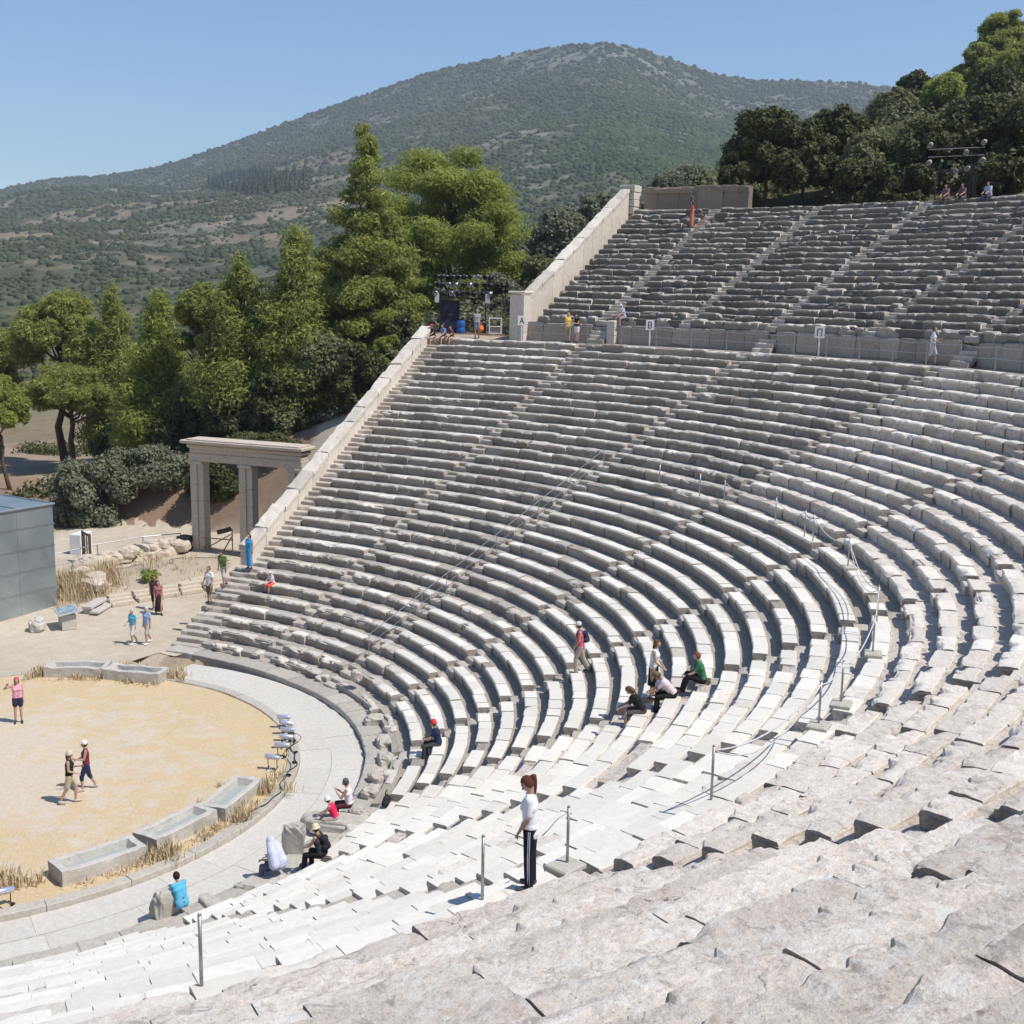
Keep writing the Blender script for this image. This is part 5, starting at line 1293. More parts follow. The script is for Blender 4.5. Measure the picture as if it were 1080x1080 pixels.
# ------------------------------------------------------------------ vegetation
def leaf_mat(name, c0, c1, trans=.25):
    m, nt, b = new_mat(name)
    col = ramp(nt, attr(nt, 'tint'), [(0, c0), (1, c1)])
    nt.links.new(col, b.inputs['Base Color']); b.inputs['Roughness'].default_value = .6; b.inputs['Specular IOR Level'].default_value = .25
    tr = nt.nodes.new('ShaderNodeBsdfTranslucent'); nt.links.new(col, tr.inputs['Color'])
    ms = nt.nodes.new('ShaderNodeMixShader'); ms.inputs[0].default_value = trans
    nt.links.new(b.outputs[0], ms.inputs[1]); nt.links.new(tr.outputs[0], ms.inputs[2])
    nt.links.new(ms.outputs[0], nt.nodes['Material Output'].inputs['Surface'])
    return m
ML = {'pine': leaf_mat('pine_needles', (.17, .205, .055), (.50, .53, .15), .55),
      'bright': leaf_mat('bright_pine_needles', (.175, .22, .05), (.50, .55, .135), .55),
      'dark': leaf_mat('oak_leaves', (.042, .055, .02), (.135, .15, .05), .25),
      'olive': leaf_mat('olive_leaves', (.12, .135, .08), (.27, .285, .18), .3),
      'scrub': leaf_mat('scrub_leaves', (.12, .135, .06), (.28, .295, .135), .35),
      'grey': leaf_mat('dry_twigs', (.16, .145, .12), (.30, .27, .22), .1)}
M_BARK = simple('bark', (.115, .085, .065), rough=.95, var=.4, scale=6, bmp=.6)
def leaves(C, S, n, size, rg, narrow=1.):
    """n leaf clumps inside ellipsoid clusters C (k,3) radii S (k,3); returns verts, quads, tint"""
    k = len(C); vol = np.prod(S, 1)**(2/3); pick = rg.choice(k, n, p=vol/vol.sum())
    D = rg.normal(size=(n, 3)); D /= np.linalg.norm(D, axis=1, keepdims=True)
    rad = rg.random(n)**.45
    # break each cluster's outline up
    lump = .62+.70*vnoise(D[:, 0]*2.6+pick*3.7, D[:, 1]*2.6, D[:, 2]*2.6, 4)
    P = C[pick]+D*S[pick]*(rad*lump)[:, None]
    nrm = rg.normal(size=(n, 3))*.62+D*1.0+np.array([0, 0, .45])
    nrm /= np.linalg.norm(nrm, axis=1, keepdims=True)
    t = np.cross(nrm, rg.normal(size=(n, 3))); t /= np.linalg.norm(t, axis=1, keepdims=True)+1e-9
    b = np.cross(nrm, t)
    s = size*(.55+.9*rg.random(n))[:, None]; asp = (.45+.5*rg.random(n))[:, None]*narrow; s = s/math.sqrt(narrow)
    V = np.stack([P-t*s, P-b*s*asp*.8+nrm*s*.15, P+t*s, P+b*s*asp], 1).reshape(-1, 3)
    Q = np.arange(n*4).reshape(-1, 4)
    tint = np.clip(.56+.22*rg.normal(size=n)+.25*(rg.random(k)[pick]-.5), 0, 1)
    return V, Q, np.repeat(tint, 4)
def limb(mb, a, b, r0, r1, rg, n=6, wob=.12):
    a = np.array(a, float); b = np.array(b, float); L = np.linalg.norm(b-a)
    t = np.linspace(0, 1, n)[:, None]
    pts = a+(b-a)*t+np.concatenate([[[0, 0, 0]], rg.normal(size=(n-2, 3))*wob*L*.3, [[0, 0, 0]]])
    mb.tube(pts, np.linspace(r0, r1, n), 7)
def crown_clusters(kind, h, w, rg, base=.25):
    C = []; S = []
    if kind == 'cone':       # young pine: whorls narrowing to a spire
        n = int(9+h*.9)
        for i in range(n):
            t = i/(n-1); z = h*(base+(1-base)*t)
            rr = w*(1-t)**.75*(.8+.35*rg.random())+.15*w
            m = max(2, int(6*(1-t)+1)); ph = rg.random()*6
            for j in range(m):
                q = ph+j*2*PI/m+rg.normal()*.35; d = rr*(.55+.45*rg.random())
                C.append((d*math.cos(q), d*math.sin(q), z+rg.normal()*.25)); S.append((rr*.50+.35, rr*.50+.35, h*.06+.35))
    elif kind == 'spire':    # tall open pine with a slender top
        n = int(12+h*.9)
        for i in range(n):
            t = i/(n-1); z = h*(base+(1-base)*t)
            prof = np.interp(t, [0, .25, .5, .66, .84, 1], [.80, 1, .86, .52, .36, .12])
            rr = w*prof; m = max(2, int(7*prof)); ph = rg.random()*6
            for j in range(m):
                q = ph+j*2*PI/m+rg.normal()*.4; d = rr*(.35+.65*rg.random())
                C.append((d*math.cos(q), d*math.sin(q), z+rg.normal()*.35)); S.append((.50+.75*prof+.25*rg.random(), .50+.75*prof+.25*rg.random(), .5+.35*rg.random()))
    elif kind == 'pads':     # old aleppo pine: layered rounded pads
        n = 84
        for i in range(n):
            z = rg.random(); rr = w*math.sqrt(max(.05, 1-((z-.28)/.80)**2))
            q = rg.random()*2*PI; d = rr*(.25+.75*rg.random()**.7)
            s = w*(.20+.10*rg.random())
            C.append((d*math.cos(q), d*math.sin(q), h*(base+(1-base)*z*.96))); S.append((s*1.25, s*1.25, s*.72))
    elif kind == 'round':
        n = 34
        for i in range(n):
            D = rg.normal(size=3); D /= np.linalg.norm(D); D[2] = abs(D[2])*1.1-.32
            s = w*(.26+.2*rg.random()); q = .78
            C.append((D[0]*w*q, D[1]*w*q, h*(base+(1-base)*.45)+D[2]*h*(1-base)*.50)); S.append((s, s, s*.85))
    elif kind == 'bush':
        n = 24
        for i in range(n):
            D = rg.normal(size=3); D /= np.linalg.norm(D); s = w*(.20+.2*rg.random())
            C.append((D[0]*w*.75, D[1]*w*.75, h*.42+D[2]*h*.40)); S.append((s, s, min(s, h*.32)))
    return np.array(C), np.array(S)
def tree(name, label, cat, group, x, y, ztop, w, kind, lm, nleaf, size, seed, base=.25, zb=None, lean=(0, 0), trunk_r=None, dead=0):
    rg = np.random.default_rng(seed)
    z0 = tz(x, y)-.1 if zb is None else zb
    h = max(1.2, ztop-z0)
    root = tag(empty(name, (x, y, z0)), label, cat, group)
    C, S = crown_clusters(kind, h, w, rg, base)
    C[:, 0] += lean[0]*C[:, 2]; C[:, 1] += lean[1]*C[:, 2]
    fine_ = lm in ('pine', 'bright')
    V, Q, tint = leaves(C, S, int(nleaf*(3.4 if fine_ else 2.3)), size*(.50 if fine_ else .60), rg, .45 if fine_ else 1.)
    link('crown' if cat == 'tree' else 'foliage', npmesh('crown', V, Q, None, {'tint': tint}, False), root, ML[lm])
    mb = MB(); tr = trunk_r or max(.06, h*.02)
    top = np.array([lean[0]*h*.8, lean[1]*h*.8, h*.80])
    if cat == 'tree':
        limb(mb, (0, 0, -.3), top, tr, tr*.25, rg, 8, .06)
        for j in rg.choice(len(C), min(len(C), 22), replace=False):
            t = np.clip((C[j, 2]-.12*h)/(h*.85), .12, .95); limb(mb, top*t, C[j], tr*.34, tr*.08, rg, 4, .10)
    else:
        for j in rg.choice(len(C), min(len(C), 10), replace=False): limb(mb, (rg.normal()*.1*w, rg.normal()*.1*w, -.1), C[j], .05, .015, rg, 4, .12)
    mb.build('trunk' if cat == 'tree' else 'stems', M_BARK, root, True)
    if dead:
        mb = MB()
        for _ in range(dead):
            q = rg.random()*6.28; z = h*(.15+.3*rg.random()); e = np.array([math.cos(q)*w*(.7+.4*rg.random()), math.sin(q)*w*(.7+.4*rg.random()), z+rg.normal()*.5])
            limb(mb, (lean[0]*z, lean[1]*z, z), e, .06, .015, rg, 5, .12)
            for _ in range(5):
                s = e*(.5+.5*rg.random()); s[2] = z+(e[2]-z)*.7; limb(mb, s, s+rg.normal(size=3)*.7, .022, .006, rg, 3, .1)
        mb.build('dead_branches', ML['grey'] if False else simple('dead_wood', (.36, .33, .29), rough=.95), root)
    return root
#TREES#
tree('pine_tree', 'broad round-headed old pine behind the lighting rig, pads of green needles', 'tree', 'pines beyond the far parapet', -60.35, -23.07, 26.89, 6.12, 'pads', 'bright', 30000, 0.26, 1, base=.26)
tree('pine_tree', 'tallest pine with a slender pale green spire, beside the round-headed pine', 'tree', 'pines beyond the far parapet', -46.95, -21.05, 26.20, 3.69, 'spire', 'pine', 24000, 0.24, 2, base=.16)
tree('pine_tree', 'pointed mid green pine left of the tall spire pine', 'tree', 'pines beyond the far parapet', -42.17, -23.65, 19.11, 2.62, 'cone', 'pine', 15000, 0.23, 3, base=.15)
tree('pine_tree', 'small slim pine squeezed between the spire pine and the pointed pine', 'tree', 'pines beyond the far parapet', -48.29, -25.74, 17.69, 1.62, 'cone', 'pine', 8000, 0.23, 4, base=.2)
tree('pine_tree', 'loose olive green pine with a leaning top and bare grey lower twigs', 'tree', 'pines beyond the far parapet', -40.95, -27.91, 17.11, 2.53, 'cone', 'pine', 13000, 0.23, 5, base=.32,dead=10)
tree('pine_tree', 'blunt-topped pine with bare grey twigs below, right of the bright cone', 'tree', 'pines beyond the far parapet', -40.39, -31.29, 16.55, 2.02, 'round', 'pine', 11000, 0.24, 6, base=.42,dead=8)
tree('pine_tree', 'bright green conical pine standing alone in the left group', 'tree', 'pines beyond the far parapet', -40.92, -36.27, 14.43, 2.86, 'cone', 'bright', 17000, 0.24, 7, base=.08)
tree('pine_tree', 'narrow layered pine behind and left of the bright cone', 'tree', 'pines beyond the far parapet', -46.25, -47.55, 14.85, 2.37, 'cone', 'pine', 10000, 0.25, 8, base=.22)
tree('pine_tree', 'wide-crowned tall pine of the left group with a dark forked trunk', 'tree', 'pines beyond the far parapet', -45.38, -53.40, 15.15, 3.69, 'round', 'pine', 17000, 0.27, 9, base=.5,trunk_r=.4)
tree('pine_tree', 'low spreading pine under the wide-crowned one, beside the sandy path', 'tree', 'pines beyond the far parapet', -42.77, -49.10, 8.79, 3.37, 'pads', 'pine', 10000, 0.22, 10, base=.62,trunk_r=.34)
tree('pine_tree', 'leafy pine cut by the left border with a slanting bare trunk', 'tree', 'pines beyond the far parapet', -34.77, -46.34, 9.12, 2.51, 'round', 'bright', 11000, 0.25, 11, base=.45,lean=(.12,-.10))
tree('pine_tree', 'half-seen pine behind the one cut by the left border', 'tree', 'pines beyond the far parapet', -44.66, -61.40, 12.13, 2.60, 'round', 'pine', 8000, 0.27, 12, base=.4)
tree('pine_tree', 'dark pine filling the gap behind the pointed pine', 'tree', 'pines beyond the far parapet', -52.69, -35.87, 14.49, 2.77, 'round', 'scrub', 9000, 0.26, 13, base=.2)
tree('pine_tree', 'dark pine in the shade behind the twiggy pines', 'tree', 'pines beyond the far parapet', -47.87, -37.96, 11.25, 3.52, 'round', 'scrub', 10000, 0.26, 14, base=.15)
tree('pine_tree', 'dark pine between the bright cone and the narrow layered pine', 'tree', 'pines beyond the far parapet', -50.95, -51.43, 7.74, 3.59, 'round', 'dark', 9000, 0.28, 15, base=.15)
tree('pine_tree', 'shaded pine low beside the red earth bank', 'tree', 'pines beyond the far parapet', -42.01, -20.78, 13.00, 2.28, 'round', 'scrub', 9000, 0.23, 16, base=.2)
tree('olive_tree', 'grey-green olive tree right of the round-headed pine', 'tree', 'olive trees behind the upper parapet', -66.72, -20.57, 20.13, 2.00, 'round', 'olive', 9000, 0.24, 17, base=.15)
tree('olive_tree', 'silvery olive tree hanging over the red path', 'tree', 'olive trees behind the upper parapet', -55.85, -15.34, 17.25, 1.62, 'round', 'olive', 7000, 0.22, 18, base=.12)
tree('olive_tree', 'broad olive tree behind the middle of the tall parapet', 'tree', 'olive trees behind the upper parapet', -80.82, -24.18, 24.39, 3.41, 'round', 'olive', 11000, 0.27, 19, base=.1)
tree('olive_tree', 'olive tree rising behind the upper third of the tall parapet', 'tree', 'olive trees behind the upper parapet', -89.01, -23.72, 26.29, 3.01, 'round', 'olive', 9000, 0.28, 20, base=.1)
tree('olive_tree', 'low dark olive tree against the foot of the tall parapet', 'tree', 'olive trees behind the upper parapet', -62.77, -15.46, 19.16, 2.04, 'round', 'scrub', 8000, 0.23, 21, base=.1)
tree('olive_tree', 'olive bush against the middle of the tall parapet, below the broad olive', 'tree', 'olive trees behind the upper parapet', -58.61, -10.62, 20.16, 1.92, 'bush', 'olive', 8000, 0.22, 22, base=.05)
tree('olive_tree', 'olive bush low on the red bank right of the silvery olive', 'tree', 'olive trees behind the upper parapet', -51.88, -10.31, 16.72, 1.65, 'bush', 'olive', 8000, 0.20, 23, base=.05)
tree('olive_tree', 'olive bush under the top of the tall parapet', 'tree', 'olive trees behind the upper parapet', -70.96, -12.87, 23.41, 2.00, 'bush', 'olive', 8000, 0.24, 24, base=.05)
tree('olive_tree', 'dark olive bush behind the lamp-crowded scaffold', 'tree', 'olive trees behind the upper parapet', -56.64, -17.82, 16.17, 1.95, 'bush', 'scrub', 8000, 0.22, 25, base=.05)
tree('olive_tree', 'pale yellow-green bush crown above the back wall', 'tree', 'olive trees behind the upper parapet', -95.38, -17.24, 29.47, 3.50, 'round', 'olive', 10000, 0.28, 26, base=.1)
tree('olive_tree', 'pale bush crown left of the dark oaks, over the end of the back wall', 'tree', 'olive trees behind the upper parapet', -87.21, -15.95, 27.53, 2.31, 'round', 'olive', 7000, 0.27, 27, base=.1)
tree('oak_tree', 'large dark oak at the left end of the row above the top seats', 'tree', 'oaks above the upper seats', -59.65, 3.84, 29.16, 2.68, 'round', 'dark', 22000, 0.22, 28, base=.05)
tree('oak_tree', 'dark oak with a low skirt at the left rim of the oak row', 'tree', 'oaks above the upper seats', -58.09, 2.52, 26.66, 1.66, 'bush', 'dark', 12000, 0.20, 29, base=.05)
tree('oak_tree', 'second tall dark oak, rounded, right of the large left one', 'tree', 'oaks above the upper seats', -61.45, 5.98, 28.27, 2.13, 'round', 'dark', 14000, 0.22, 30, base=.05)
tree('oak_tree', 'dark oak with a peaked top in the middle of the row', 'tree', 'oaks above the upper seats', -64.02, 7.51, 29.67, 2.04, 'round', 'dark', 14000, 0.22, 31, base=.05)
tree('oak_tree', 'spreading oak with paler leaves left of the lighting scaffold', 'tree', 'oaks above the upper seats', -61.82, 10.73, 26.81, 2.39, 'round', 'scrub', 14000, 0.22, 32, base=.05)
tree('oak_tree', 'dark oak straight behind the lighting scaffold', 'tree', 'oaks above the upper seats', -62.68, 14.17, 27.95, 2.67, 'round', 'dark', 17000, 0.22, 33, base=.05)
tree('oak_tree', 'blue-green oak right of the lighting scaffold', 'tree', 'oaks above the upper seats', -64.29, 17.05, 29.38, 2.85, 'round', 'dark', 17000, 0.23, 34, base=.05)
tree('oak_tree', 'dark oak cut by the right border', 'tree', 'oaks above the upper seats', -61.83, 20.39, 28.51, 2.34, 'round', 'dark', 13000, 0.22, 35, base=.05)
tree('oak_tree', 'small dark oak low between the left oaks', 'tree', 'oaks above the upper seats', -58.63, 10.45, 25.13, 1.76, 'bush', 'dark', 9000, 0.20, 36, base=.05)
tree('oak_tree', 'low dark oak filling under the scaffold trees', 'tree', 'oaks above the upper seats', -58.43, 13.58, 24.68, 1.87, 'bush', 'dark', 9000, 0.20, 37, base=.05)
tree('oak_tree', 'low dark oak at the right behind the top seats', 'tree', 'oaks above the upper seats', -58.61, 19.31, 24.47, 1.98, 'bush', 'dark', 9000, 0.20, 38, base=.05)
tree('pine_tree', 'pine breaking the skyline at the top right corner', 'tree', 'pines on the right hill', -125.45, 6.77, 47.24, 2.94, 'pads', 'pine', 10000, 0.30, 39, base=.2)
tree('pine_tree', 'pine on the right hill just below the skyline pine', 'tree', 'pines on the right hill', -121.13, 5.44, 43.78, 2.62, 'round', 'pine', 9000, 0.30, 40, base=.1)
tree('pine_tree', 'bushy pine at the right border of the hill', 'tree', 'pines on the right hill', -116.01, 10.92, 42.57, 2.96, 'round', 'pine', 9000, 0.30, 41, base=.1)
tree('pine_tree', 'yellow-green pine in the middle of the right hill', 'tree', 'pines on the right hill', -106.79, 5.26, 37.98, 2.36, 'round', 'bright', 8000, 0.28, 42, base=.1)
tree('pine_tree', 'dark round tree on the right hill left of the yellow-green one', 'tree', 'pines on the right hill', -111.97, 0.99, 39.68, 2.02, 'round', 'dark', 7000, 0.28, 43, base=.1)
tree('pine_tree', 'dull green tree low on the right hill above the oaks', 'tree', 'pines on the right hill', -99.85, 1.99, 35.90, 2.45, 'round', 'scrub', 8000, 0.28, 44, base=.1)
tree('pine_tree', 'dark tree on the right hill above the blue-green oak', 'tree', 'pines on the right hill', -97.82, 11.35, 36.77, 2.38, 'round', 'dark', 8000, 0.27, 45, base=.1)
tree('shrub', 'large grey-green shrub mound left of the stone gateway', 'shrub', 'shrubs around the gateway', -33.78, -29.24, 4.85, 3.79, 'bush', 'olive', 17000, 0.18, 46, base=0)
tree('shrub', 'pale leafy fig-like shrub beside the metal hut roof', 'shrub', 'shrubs around the gateway', -29.39, -30.35, 4.69, 2.78, 'bush', 'olive', 9000, 0.20, 47, base=0)
tree('shrub', 'round olive green shrub above the gateway lintel', 'shrub', 'shrubs around the gateway', -40.05, -23.02, 7.94, 2.56, 'bush', 'scrub', 11000, 0.19, 48, base=0)
tree('shrub', 'dark shrub behind the gateway roof, left half', 'shrub', 'shrubs around the gateway', -41.07, -30.62, 7.18, 2.75, 'bush', 'scrub', 11000, 0.20, 49, base=0)
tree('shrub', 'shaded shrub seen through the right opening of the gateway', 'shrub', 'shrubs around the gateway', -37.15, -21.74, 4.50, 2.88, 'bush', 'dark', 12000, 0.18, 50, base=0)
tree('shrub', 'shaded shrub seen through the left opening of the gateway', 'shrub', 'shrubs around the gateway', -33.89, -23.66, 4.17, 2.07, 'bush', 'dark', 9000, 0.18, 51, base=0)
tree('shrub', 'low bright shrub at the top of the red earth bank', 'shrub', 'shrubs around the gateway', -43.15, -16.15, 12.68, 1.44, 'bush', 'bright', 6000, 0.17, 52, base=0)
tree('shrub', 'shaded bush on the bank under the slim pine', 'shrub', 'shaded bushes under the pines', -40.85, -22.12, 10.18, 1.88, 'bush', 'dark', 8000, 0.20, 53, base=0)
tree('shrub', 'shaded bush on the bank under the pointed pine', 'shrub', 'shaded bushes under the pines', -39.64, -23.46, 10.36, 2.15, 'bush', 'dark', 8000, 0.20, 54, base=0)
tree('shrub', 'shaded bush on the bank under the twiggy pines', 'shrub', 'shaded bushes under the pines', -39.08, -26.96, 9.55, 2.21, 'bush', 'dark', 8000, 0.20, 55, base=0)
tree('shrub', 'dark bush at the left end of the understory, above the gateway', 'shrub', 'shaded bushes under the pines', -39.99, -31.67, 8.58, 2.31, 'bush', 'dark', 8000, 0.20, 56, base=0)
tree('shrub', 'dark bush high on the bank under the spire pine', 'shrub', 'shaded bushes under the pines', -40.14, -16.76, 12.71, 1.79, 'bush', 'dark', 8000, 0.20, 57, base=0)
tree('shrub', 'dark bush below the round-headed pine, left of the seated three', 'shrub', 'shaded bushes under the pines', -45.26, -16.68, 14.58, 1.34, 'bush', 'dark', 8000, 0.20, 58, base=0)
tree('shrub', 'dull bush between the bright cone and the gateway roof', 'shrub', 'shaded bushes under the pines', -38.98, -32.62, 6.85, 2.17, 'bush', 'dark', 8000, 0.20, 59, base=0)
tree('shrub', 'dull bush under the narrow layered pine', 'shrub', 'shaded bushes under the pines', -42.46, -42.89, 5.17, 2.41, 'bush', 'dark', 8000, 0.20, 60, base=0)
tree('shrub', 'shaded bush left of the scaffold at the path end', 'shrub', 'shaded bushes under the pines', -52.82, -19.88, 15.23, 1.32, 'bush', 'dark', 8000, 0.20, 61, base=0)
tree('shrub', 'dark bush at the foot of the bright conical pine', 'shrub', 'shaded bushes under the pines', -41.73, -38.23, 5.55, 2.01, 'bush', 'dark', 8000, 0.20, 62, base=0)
V, Q, tint = leaves(PLANT[1], PLANT[2], 420, .09, np.random.default_rng(3))
link('foliage', npmesh('plant', V, Q, None, {'tint': tint}), PLANT[0], ML['bright'])
# ------------------------------------------------------------------ mountain beyond the valley
SKYL = np.array([(-152, .050), (-148.61, 0.0573), (-144.21, 0.0694), (-143.05, 0.0753), (-141.89, 0.0798), (-139.91, 0.0829), (-137.89, 0.0902), (-136.23, 0.1002), (-134.14, 0.1141), (-132.01, 0.1295), (-129.87, 0.1441), (-127.71, 0.1579), (-125.55, 0.1714), (-123.82, 0.1795), (-122.52, 0.1844), (-121.22, 0.1900), (-119.92, 0.1939), (-118.62, 0.1963), (-117.32, 0.1972), (-116.24, 0.1951), (-114.72, 0.1872), (-113.42, 0.1800), (-112.12, 0.1726), (-110.42, 0.1687), (-108.33, 0.1681), (-106.07, 0.1651), (-103.84, 0.1592), (-100.28, 0.1468), (-94.72, 0.1295), (-90, .12)])
az = np.arange(-152, -91, .045)
el = np.interp(az, SKYL[:, 0], SKYL[:, 1])
DS = np.interp(az, [-152, -143, -134, -125, -117, -110, -100, -91], [2500, 2450, 2350, 2150, 1900, 2100, 2300, 2300])
D0 = 215.
tt = np.concatenate([np.linspace(0, 1, 430)**.92, [1.03, 1.08, 1.16, 1.3]])
A = np.radians(az)[:, None]; T = tt[None]+0*A
D = D0+(DS[:, None]-D0)*T
X = CAM[0]+D*np.sin(A); Y = CAM[1]+D*np.cos(A)
zs = CAM[2]+el*DS
lin = np.interp(az, [-152, -134, -122, -116, -108, -91], [.42, .34, .20, .14, .22, .4])[:, None]
tc = np.minimum(T, 1)
Z = -14+(zs[:, None]+14)*(lin*tc+(1-lin)*tc**2.1)-np.maximum(0, T-1)*DS[:, None]*.45
fade = np.clip(tc*(1-tc)*4, 0, 1)*np.clip((1-T)*9, 0, 1)
rel = (fbm(X/420, Y/420, 0, 41, 4)-.5)
rdg = 1-np.abs(fbm(X/620+9, Y/620, 0, 47, 3)-.5)*4
Z = Z+fade*(rel*75+np.clip(rdg, -1, 1)*26)
# nearer spur coming down from the right below the summit
spur = np.exp(-((az[:, None]+113.5)/5.5)**2)*np.exp(-((T-.50)/.22)**2)
Z = Z+spur*34
bare = fbm(X/120, Y/120, 2, 51, 5)*.8+.2*vnoise(X/14, Y/14, 4, 55); rock = fbm(X/85, Y/85, 7, 53, 5)*.72+.28*vnoise(X/9, Y/9, 4, 56); low = np.exp(-((T-.40)/.20)**2)*np.clip((-az[:, None]-119)/8, 0, 1)
soilm = smooth(.56-.07*low, .66-.07*low, bare)*(.22+.55*np.clip(low*1.3, 0, 1))
rockm = smooth(.545, .64, rock)*np.clip(.25+T, 0, .8)*.8
b1 = vnoise(X/7.5, Y/7.5, 0, 61); b2 = vnoise(X/17., Y/17., 3, 63); b3 = vnoise(X/4.1, Y/4.1, 5, 64)
dens = .545-.20*soilm-.16*rockm
bush = np.clip(((.5*b1+.2*b2+.3*b3)-(1-dens)*1.02)/.10, 0, 1)
Z = Z+(b3-.5)*1.2*np.clip((1.002-T)*400, 0, 1)
# colours of the things themselves: scrub, pale rock, tan and reddish soil
n1 = fbm(X/30, Y/30, 1, 71, 3)[..., None]; n2 = vnoise(X/210, Y/210, 1, 73)[..., None]
scrub = np.array([.052, .065, .036])*(.75+.6*n1)+np.array([.020, .012, .0])*n2
spc = np.array([.054, .078, .030])*(.7+.6*n1)
scrub = scrub*(1-spur[..., None])+spc*spur[..., None]
heath = np.array([.092, .096, .062])*(.75+.5*n1)
soil = np.array([.29, .225, .16])*(.75+.45*n1); rockc = np.array([.25, .235, .205])*(.75+.5*n1)
g = heath*(1-np.maximum(soilm, rockm)[..., None])+0
tot = (soilm+rockm+1e-6)[..., None]
mm_ = np.clip(np.maximum(soilm, rockm), 0, 1)[..., None]
g = heath*(1-mm_)+mm_*(soil*soilm[..., None]+rockc*rockm[..., None])/tot
low_ = bush[..., None]*.55
colr = g*(1-low_)+(scrub*1.15)*low_
m, nt, b = new_mat('mountain_scrub'); p = pos(nt)
ca = attr(nt, 'colr', 'Color')
nz = ramp(nt, noise(nt, p, .35, 4, .7), [(.25, (.72, .72, .72)), (.75, (1.25, 1.25, 1.25))])
nt.links.new(mix(nt, 1.0, ca, nz, 'MULTIPLY'), b.inputs['Base Color']); b.inputs['Roughness'].default_value = 1; b.inputs['Specular IOR Level'].default_value = 0
n = len(tt); i = np.arange(len(az)-1)[:, None]*n+np.arange(n-1)[None]
Q = np.stack([i, i+1, i+n+1, i+n], -1).reshape(-1, 4)
o = link('mountain', npmesh('mountain', np.stack([X, Y, Z], -1).reshape(-1, 3), Q, None, {'colr': colr.reshape(-1, 3)}, True), None, m)
o['kind'] = 'structure'
# shrubs scattered over the slopes, each a small lumpy dome
rg = np.random.default_rng(77); NB = 125000
jj = rg.integers(0, len(az)-1, NB*3); t_ = rg.random(NB*3)**.62; kk = np.clip(np.searchsorted(tt[:430], t_), 1, 428)
pr0 = np.clip(.30+1.5*(b1[jj, kk]*.4+b2[jj, kk]*.6-.5)-.42*soilm[jj, kk]-.34*rockm[jj, kk]+.30*spur[jj, kk], .03, 1)
ok = rg.random(NB*3) < pr0; jj, kk = jj[ok][:NB], kk[ok][:NB]; n_ = len(jj)
f1 = rg.random(n_)[:, None]; f2 = rg.random(n_)[:, None]
def G(F): return F[jj, kk][:, None]*(1-f1)*(1-f2)+F[jj+1, kk][:, None]*f1*(1-f2)+F[jj, kk+1][:, None]*(1-f1)*f2+F[jj+1, kk+1][:, None]*f1*f2
bx, by, bz = G(X), G(Y), G(Z); dd_ = np.hypot(bx-CAM[0], by-CAM[1])
sr = (1.1+2.3*rg.random((n_, 1))**1.8)*np.interp(dd_, [250, 700, 1300, 2400], [.62, .72, 1.0, 1.3]); sh_ = sr*rg.uniform(.7, 1.25, (n_, 1))
th = np.arange(6)*PI/3+rg.random((n_, 1))*2
rings = []
for fr, fz in ((.85, -.25), (1.0, .40), (.62, .85)):
    q = sr*fr*(.75+.5*rg.random((n_, 6))); rings.append(np.stack([bx+q*np.cos(th), by+q*np.sin(th), bz+sh_*fz*(.85+.3*rg.random((n_, 6)))], -1))
top = np.stack([bx, by, bz+sh_*1.05], -1)
Vb = np.concatenate(rings+[top], 1)
base_ = (np.arange(n_)*19)[:, None]; j6 = np.arange(6); k6 = (j6+1) % 6
Qb = np.concatenate([np.stack([base_+l*6+j6, base_+l*6+k6, base_+l*6+6+k6, base_+l*6+6+j6], -1) for l in (0, 1)], 1).reshape(-1, 4)
Tb = np.stack([base_+12+j6, base_+12+k6, base_+18+0*j6], -1).reshape(-1, 3)
cb = scrub[jj, kk]*(.85+.55*rg.random((n_, 1)))
o = link('mountain_scrub', npmesh('mountain_scrub', Vb.reshape(-1, 3), Qb, Tb, {'colr': np.repeat(cb, 19, 0)}, True), None, m)
tag(o, 'dark scrub dotting the slopes of the mountain', 'scrub', None, 'stuff')
# pine plantation on the far slope
rg = np.random.default_rng(5); V = []; Qs = []; tint = []; n0 = 0
cand = []
for _ in range(4000):
    a_ = rg.uniform(-135.6, -130.6); j = int((a_+152)/.045); k = int(rg.integers(150, 430))
    e = (Z[j, k]-CAM[2])/D[j, k]; mid = .0815+(a_+133)*.0004
    if abs(e-mid) < .0085*math.sqrt(max(0, 1-((a_+133.1)/2.5)**2)): cand.append((X[j, k], Y[j, k], Z[j, k]))
for (x, y, z) in cand[:520]:
    h = rg.uniform(9, 15); w_ = h*.20
    for q in range(14):
        t = (q+.5)/14; r_ = w_*(1-t)**.7; ph = rg.uniform(0, 6.28, 5)
        for u_ in ph:
            c_ = np.array([x+r_*math.cos(u_)*.7, y+r_*math.sin(u_)*.7, z+h*(.12+.88*t)]); d1 = np.array([math.cos(u_)*r_*.7, math.sin(u_)*r_*.7, -h*.05]); d2 = np.array([-math.sin(u_)*r_*.5, math.cos(u_)*r_*.5, h*.03])
            V.append([c_-d1, c_-d2, c_+d1, c_+d2]); tint.append(rg.uniform(0, .8))
V = np.array(V).reshape(-1, 3)
if len(V):
    o = link('distant_pine_grove', npmesh('grove', V, np.arange(len(V)).reshape(-1, 4), None, {'tint': np.repeat(tint, 4)}), None, ML['dark'])
    tag(o, 'far-off patch of dark planted pines on the mountain slope', 'wood', None, 'stuff')
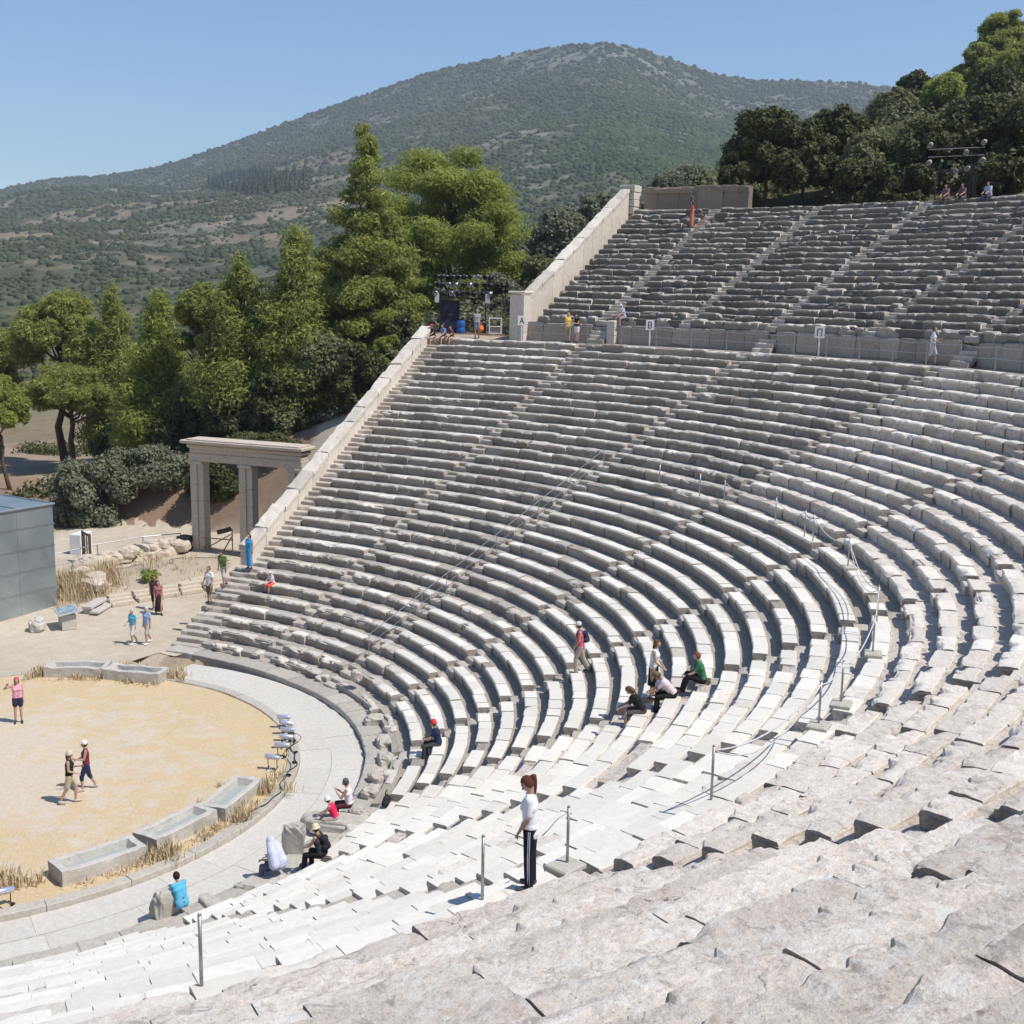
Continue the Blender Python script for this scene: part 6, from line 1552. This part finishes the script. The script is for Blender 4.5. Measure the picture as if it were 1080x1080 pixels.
# ------------------------------------------------------------------ scrub that clothes the near hillsides
def scatter_scrub(name, label, cat, lm, zone, n, size, seed, leafn=34, leaf=.34):
    rg = np.random.default_rng(seed); P = []
    x0, x1, y0, y1, test = zone
    while len(P) < n:
        x = rg.uniform(x0, x1, n*2); y = rg.uniform(y0, y1, n*2); z = terrain_z(x, y); ok = test(x, y, z)
        P += list(np.stack([x, y, z], 1)[ok])
    P = np.array(P[:n]); s = size*(.5+.9*rg.random(n)); S = np.stack([s, s, s*.75], 1)
    P[:, 2] += s*.45
    V, Qq, tint = leaves(P, S, n*leafn, leaf, rg)
    o = link(name, npmesh(name, V, Qq, None, {'tint': tint}), None, ML[lm])
    return tag(o, label, cat, None, 'stuff')
def zone_hill(x, y, z):
    r, a = polar(x, y); return (r > 62) & (a > -100) & (a < -62) & (r < 175)
scatter_scrub('hillside_scrub', 'dull green scrub covering the hill that rises behind the upper seats', 'scrub', 'scrub', (-180, -30, -40, 75, zone_hill), 2300, 1.9, 21, 95, .20)
def zone_flank(x, y, z):
    r, a = polar(x, y); return (r > 47) & (a < -93.2) & (a > -122) & (z > 9) & (np.hypot(x, y) < 190)
scatter_scrub('olive_scrub', 'grey-green scrub on the slope beyond the upper parapet', 'scrub', 'olive', (-180, -45, -110, 0, zone_flank), 1100, 1.6, 22, 80, .19)
def zone_near(x, y, z):
    r, a = polar(x, y); lat = (r+EW)*np.sin(np.radians(A_UP-a)); return (r > 43) & (r < 80) & (lat > .5) & (lat < 20) & ~((r < 47) & (lat < 9))
scatter_scrub('bank_scrub', 'low olive scrub on the bank right beside the tall upper parapet', 'scrub', 'olive', (-92, -36, -45, 5, zone_near), 420, 1.15, 24, 90, .15)
def zone_under(x, y, z):
    r, a = polar(x, y); d = np.hypot(x, y); lat = (r+EW)*np.sin(np.radians(AW0-a))
    return (a < -112) & (a > -150) & (d > 44) & (d < 95) & (lat > 9) & ((y > -40) | (x < -52))
scatter_scrub('undergrowth', 'shaded undergrowth among the left pines', 'undergrowth', 'dark', (-90, -20, -80, -12, zone_under), 420, .9, 23, 60, .15)
# ------------------------------------------------------------------ air
mh = bpy.data.materials.new('haze_air'); mh.use_nodes = True; nt = mh.node_tree; nt.nodes.clear()
v = nt.nodes.new('ShaderNodeVolumePrincipled'); v.inputs['Color'].default_value = (.80, .88, 1.0, 1); v.inputs['Density'].default_value = HAZE; v.inputs['Anisotropy'].default_value = .2
om = nt.nodes.new('ShaderNodeOutputMaterial'); nt.links.new(v.outputs[0], om.inputs['Volume'])
mb = MB(); x0, x1, y0, y1, zb, ztp = -2900., 120., -2950., 320., min(float(Z.min()), -20)-1.5, float(Z.max())+6
mb.box(((x0+x1)/2, (y0+y1)/2, (zb+ztp)/2), (x1-x0, y1-y0, ztp-zb))
print('HAZEBOX', x0, x1, y0, y1, zb, ztp, 'mtn', X.min(), X.max(), Y.min(), Y.max(), Z.min(), Z.max())
o = mb.build('haze', mh); o['kind'] = 'stuff'
# ------------------------------------------------------------------ sky, sun, camera
SUN_EL, SUN_AZ = 57.0, -9.0       # azimuth measured from +Y towards +X
w = bpy.data.worlds.new('World'); SC.world = w; w.use_nodes = True
nt = w.node_tree; bg = nt.nodes['Background']
sky = nt.nodes.new('ShaderNodeTexSky'); sky.sky_type = 'NISHITA'; sky.sun_disc = False
sky.sun_elevation = R(SUN_EL); sky.sun_rotation = R(SUN_AZ); sky.air_density = 1.0; sky.dust_density = .15; sky.ozone_density = 3.5; sky.altitude = 300
hs = nt.nodes.new('ShaderNodeHueSaturation'); hs.inputs['Saturation'].default_value = 1.10
nt.links.new(sky.outputs[0], hs.inputs['Color']); nt.links.new(hs.outputs[0], bg.inputs['Color']); bg.inputs['Strength'].default_value = SKY_STRENGTH
sd = bpy.data.lights.new('sun', 'SUN'); sd.energy = SUN_STRENGTH; sd.angle = R(.53); sd.color = (1.0, .945, .865)
so = bpy.data.objects.new('sun', sd); COL.objects.link(so)
dv = Vector((math.sin(R(SUN_AZ))*math.cos(R(SUN_EL)), math.cos(R(SUN_AZ))*math.cos(R(SUN_EL)), math.sin(R(SUN_EL))))
so.rotation_euler = dv.to_track_quat('Z', 'Y').to_euler(); so.location = dv*300
cd = bpy.data.cameras.new('camera'); co = bpy.data.objects.new('camera', cd); COL.objects.link(co)
cd.sensor_width = 36; cd.lens = 36*1250.49/1080; cd.clip_start = .1; cd.clip_end = 20000
yw, pt_, rl = R(-121.241), R(-10.447), R(1.116)
f = Vector((math.sin(yw)*math.cos(pt_), math.cos(yw)*math.cos(pt_), math.sin(pt_))); rt = Vector((math.cos(yw), -math.sin(yw), 0)); u = rt.cross(f)
r2, u2 = rt*math.cos(rl)+u*math.sin(rl), -rt*math.sin(rl)+u*math.cos(rl)
co.matrix_world = Matrix(((r2.x, u2.x, -f.x, CAM[0]), (r2.y, u2.y, -f.y, CAM[1]), (r2.z, u2.z, -f.z, CAM[2]), (0, 0, 0, 1)))
SC.camera = co
vs = SC.view_settings; vs.view_transform = 'Standard'; vs.look = 'None'; vs.exposure = EXPOSURE; vs.gamma = 1; vs.use_curve_mapping = False
SC.cycles.use_denoising = True
SC.cycles.max_bounces = 6; SC.cycles.diffuse_bounces = 3; SC.cycles.transparent_max_bounces = 8
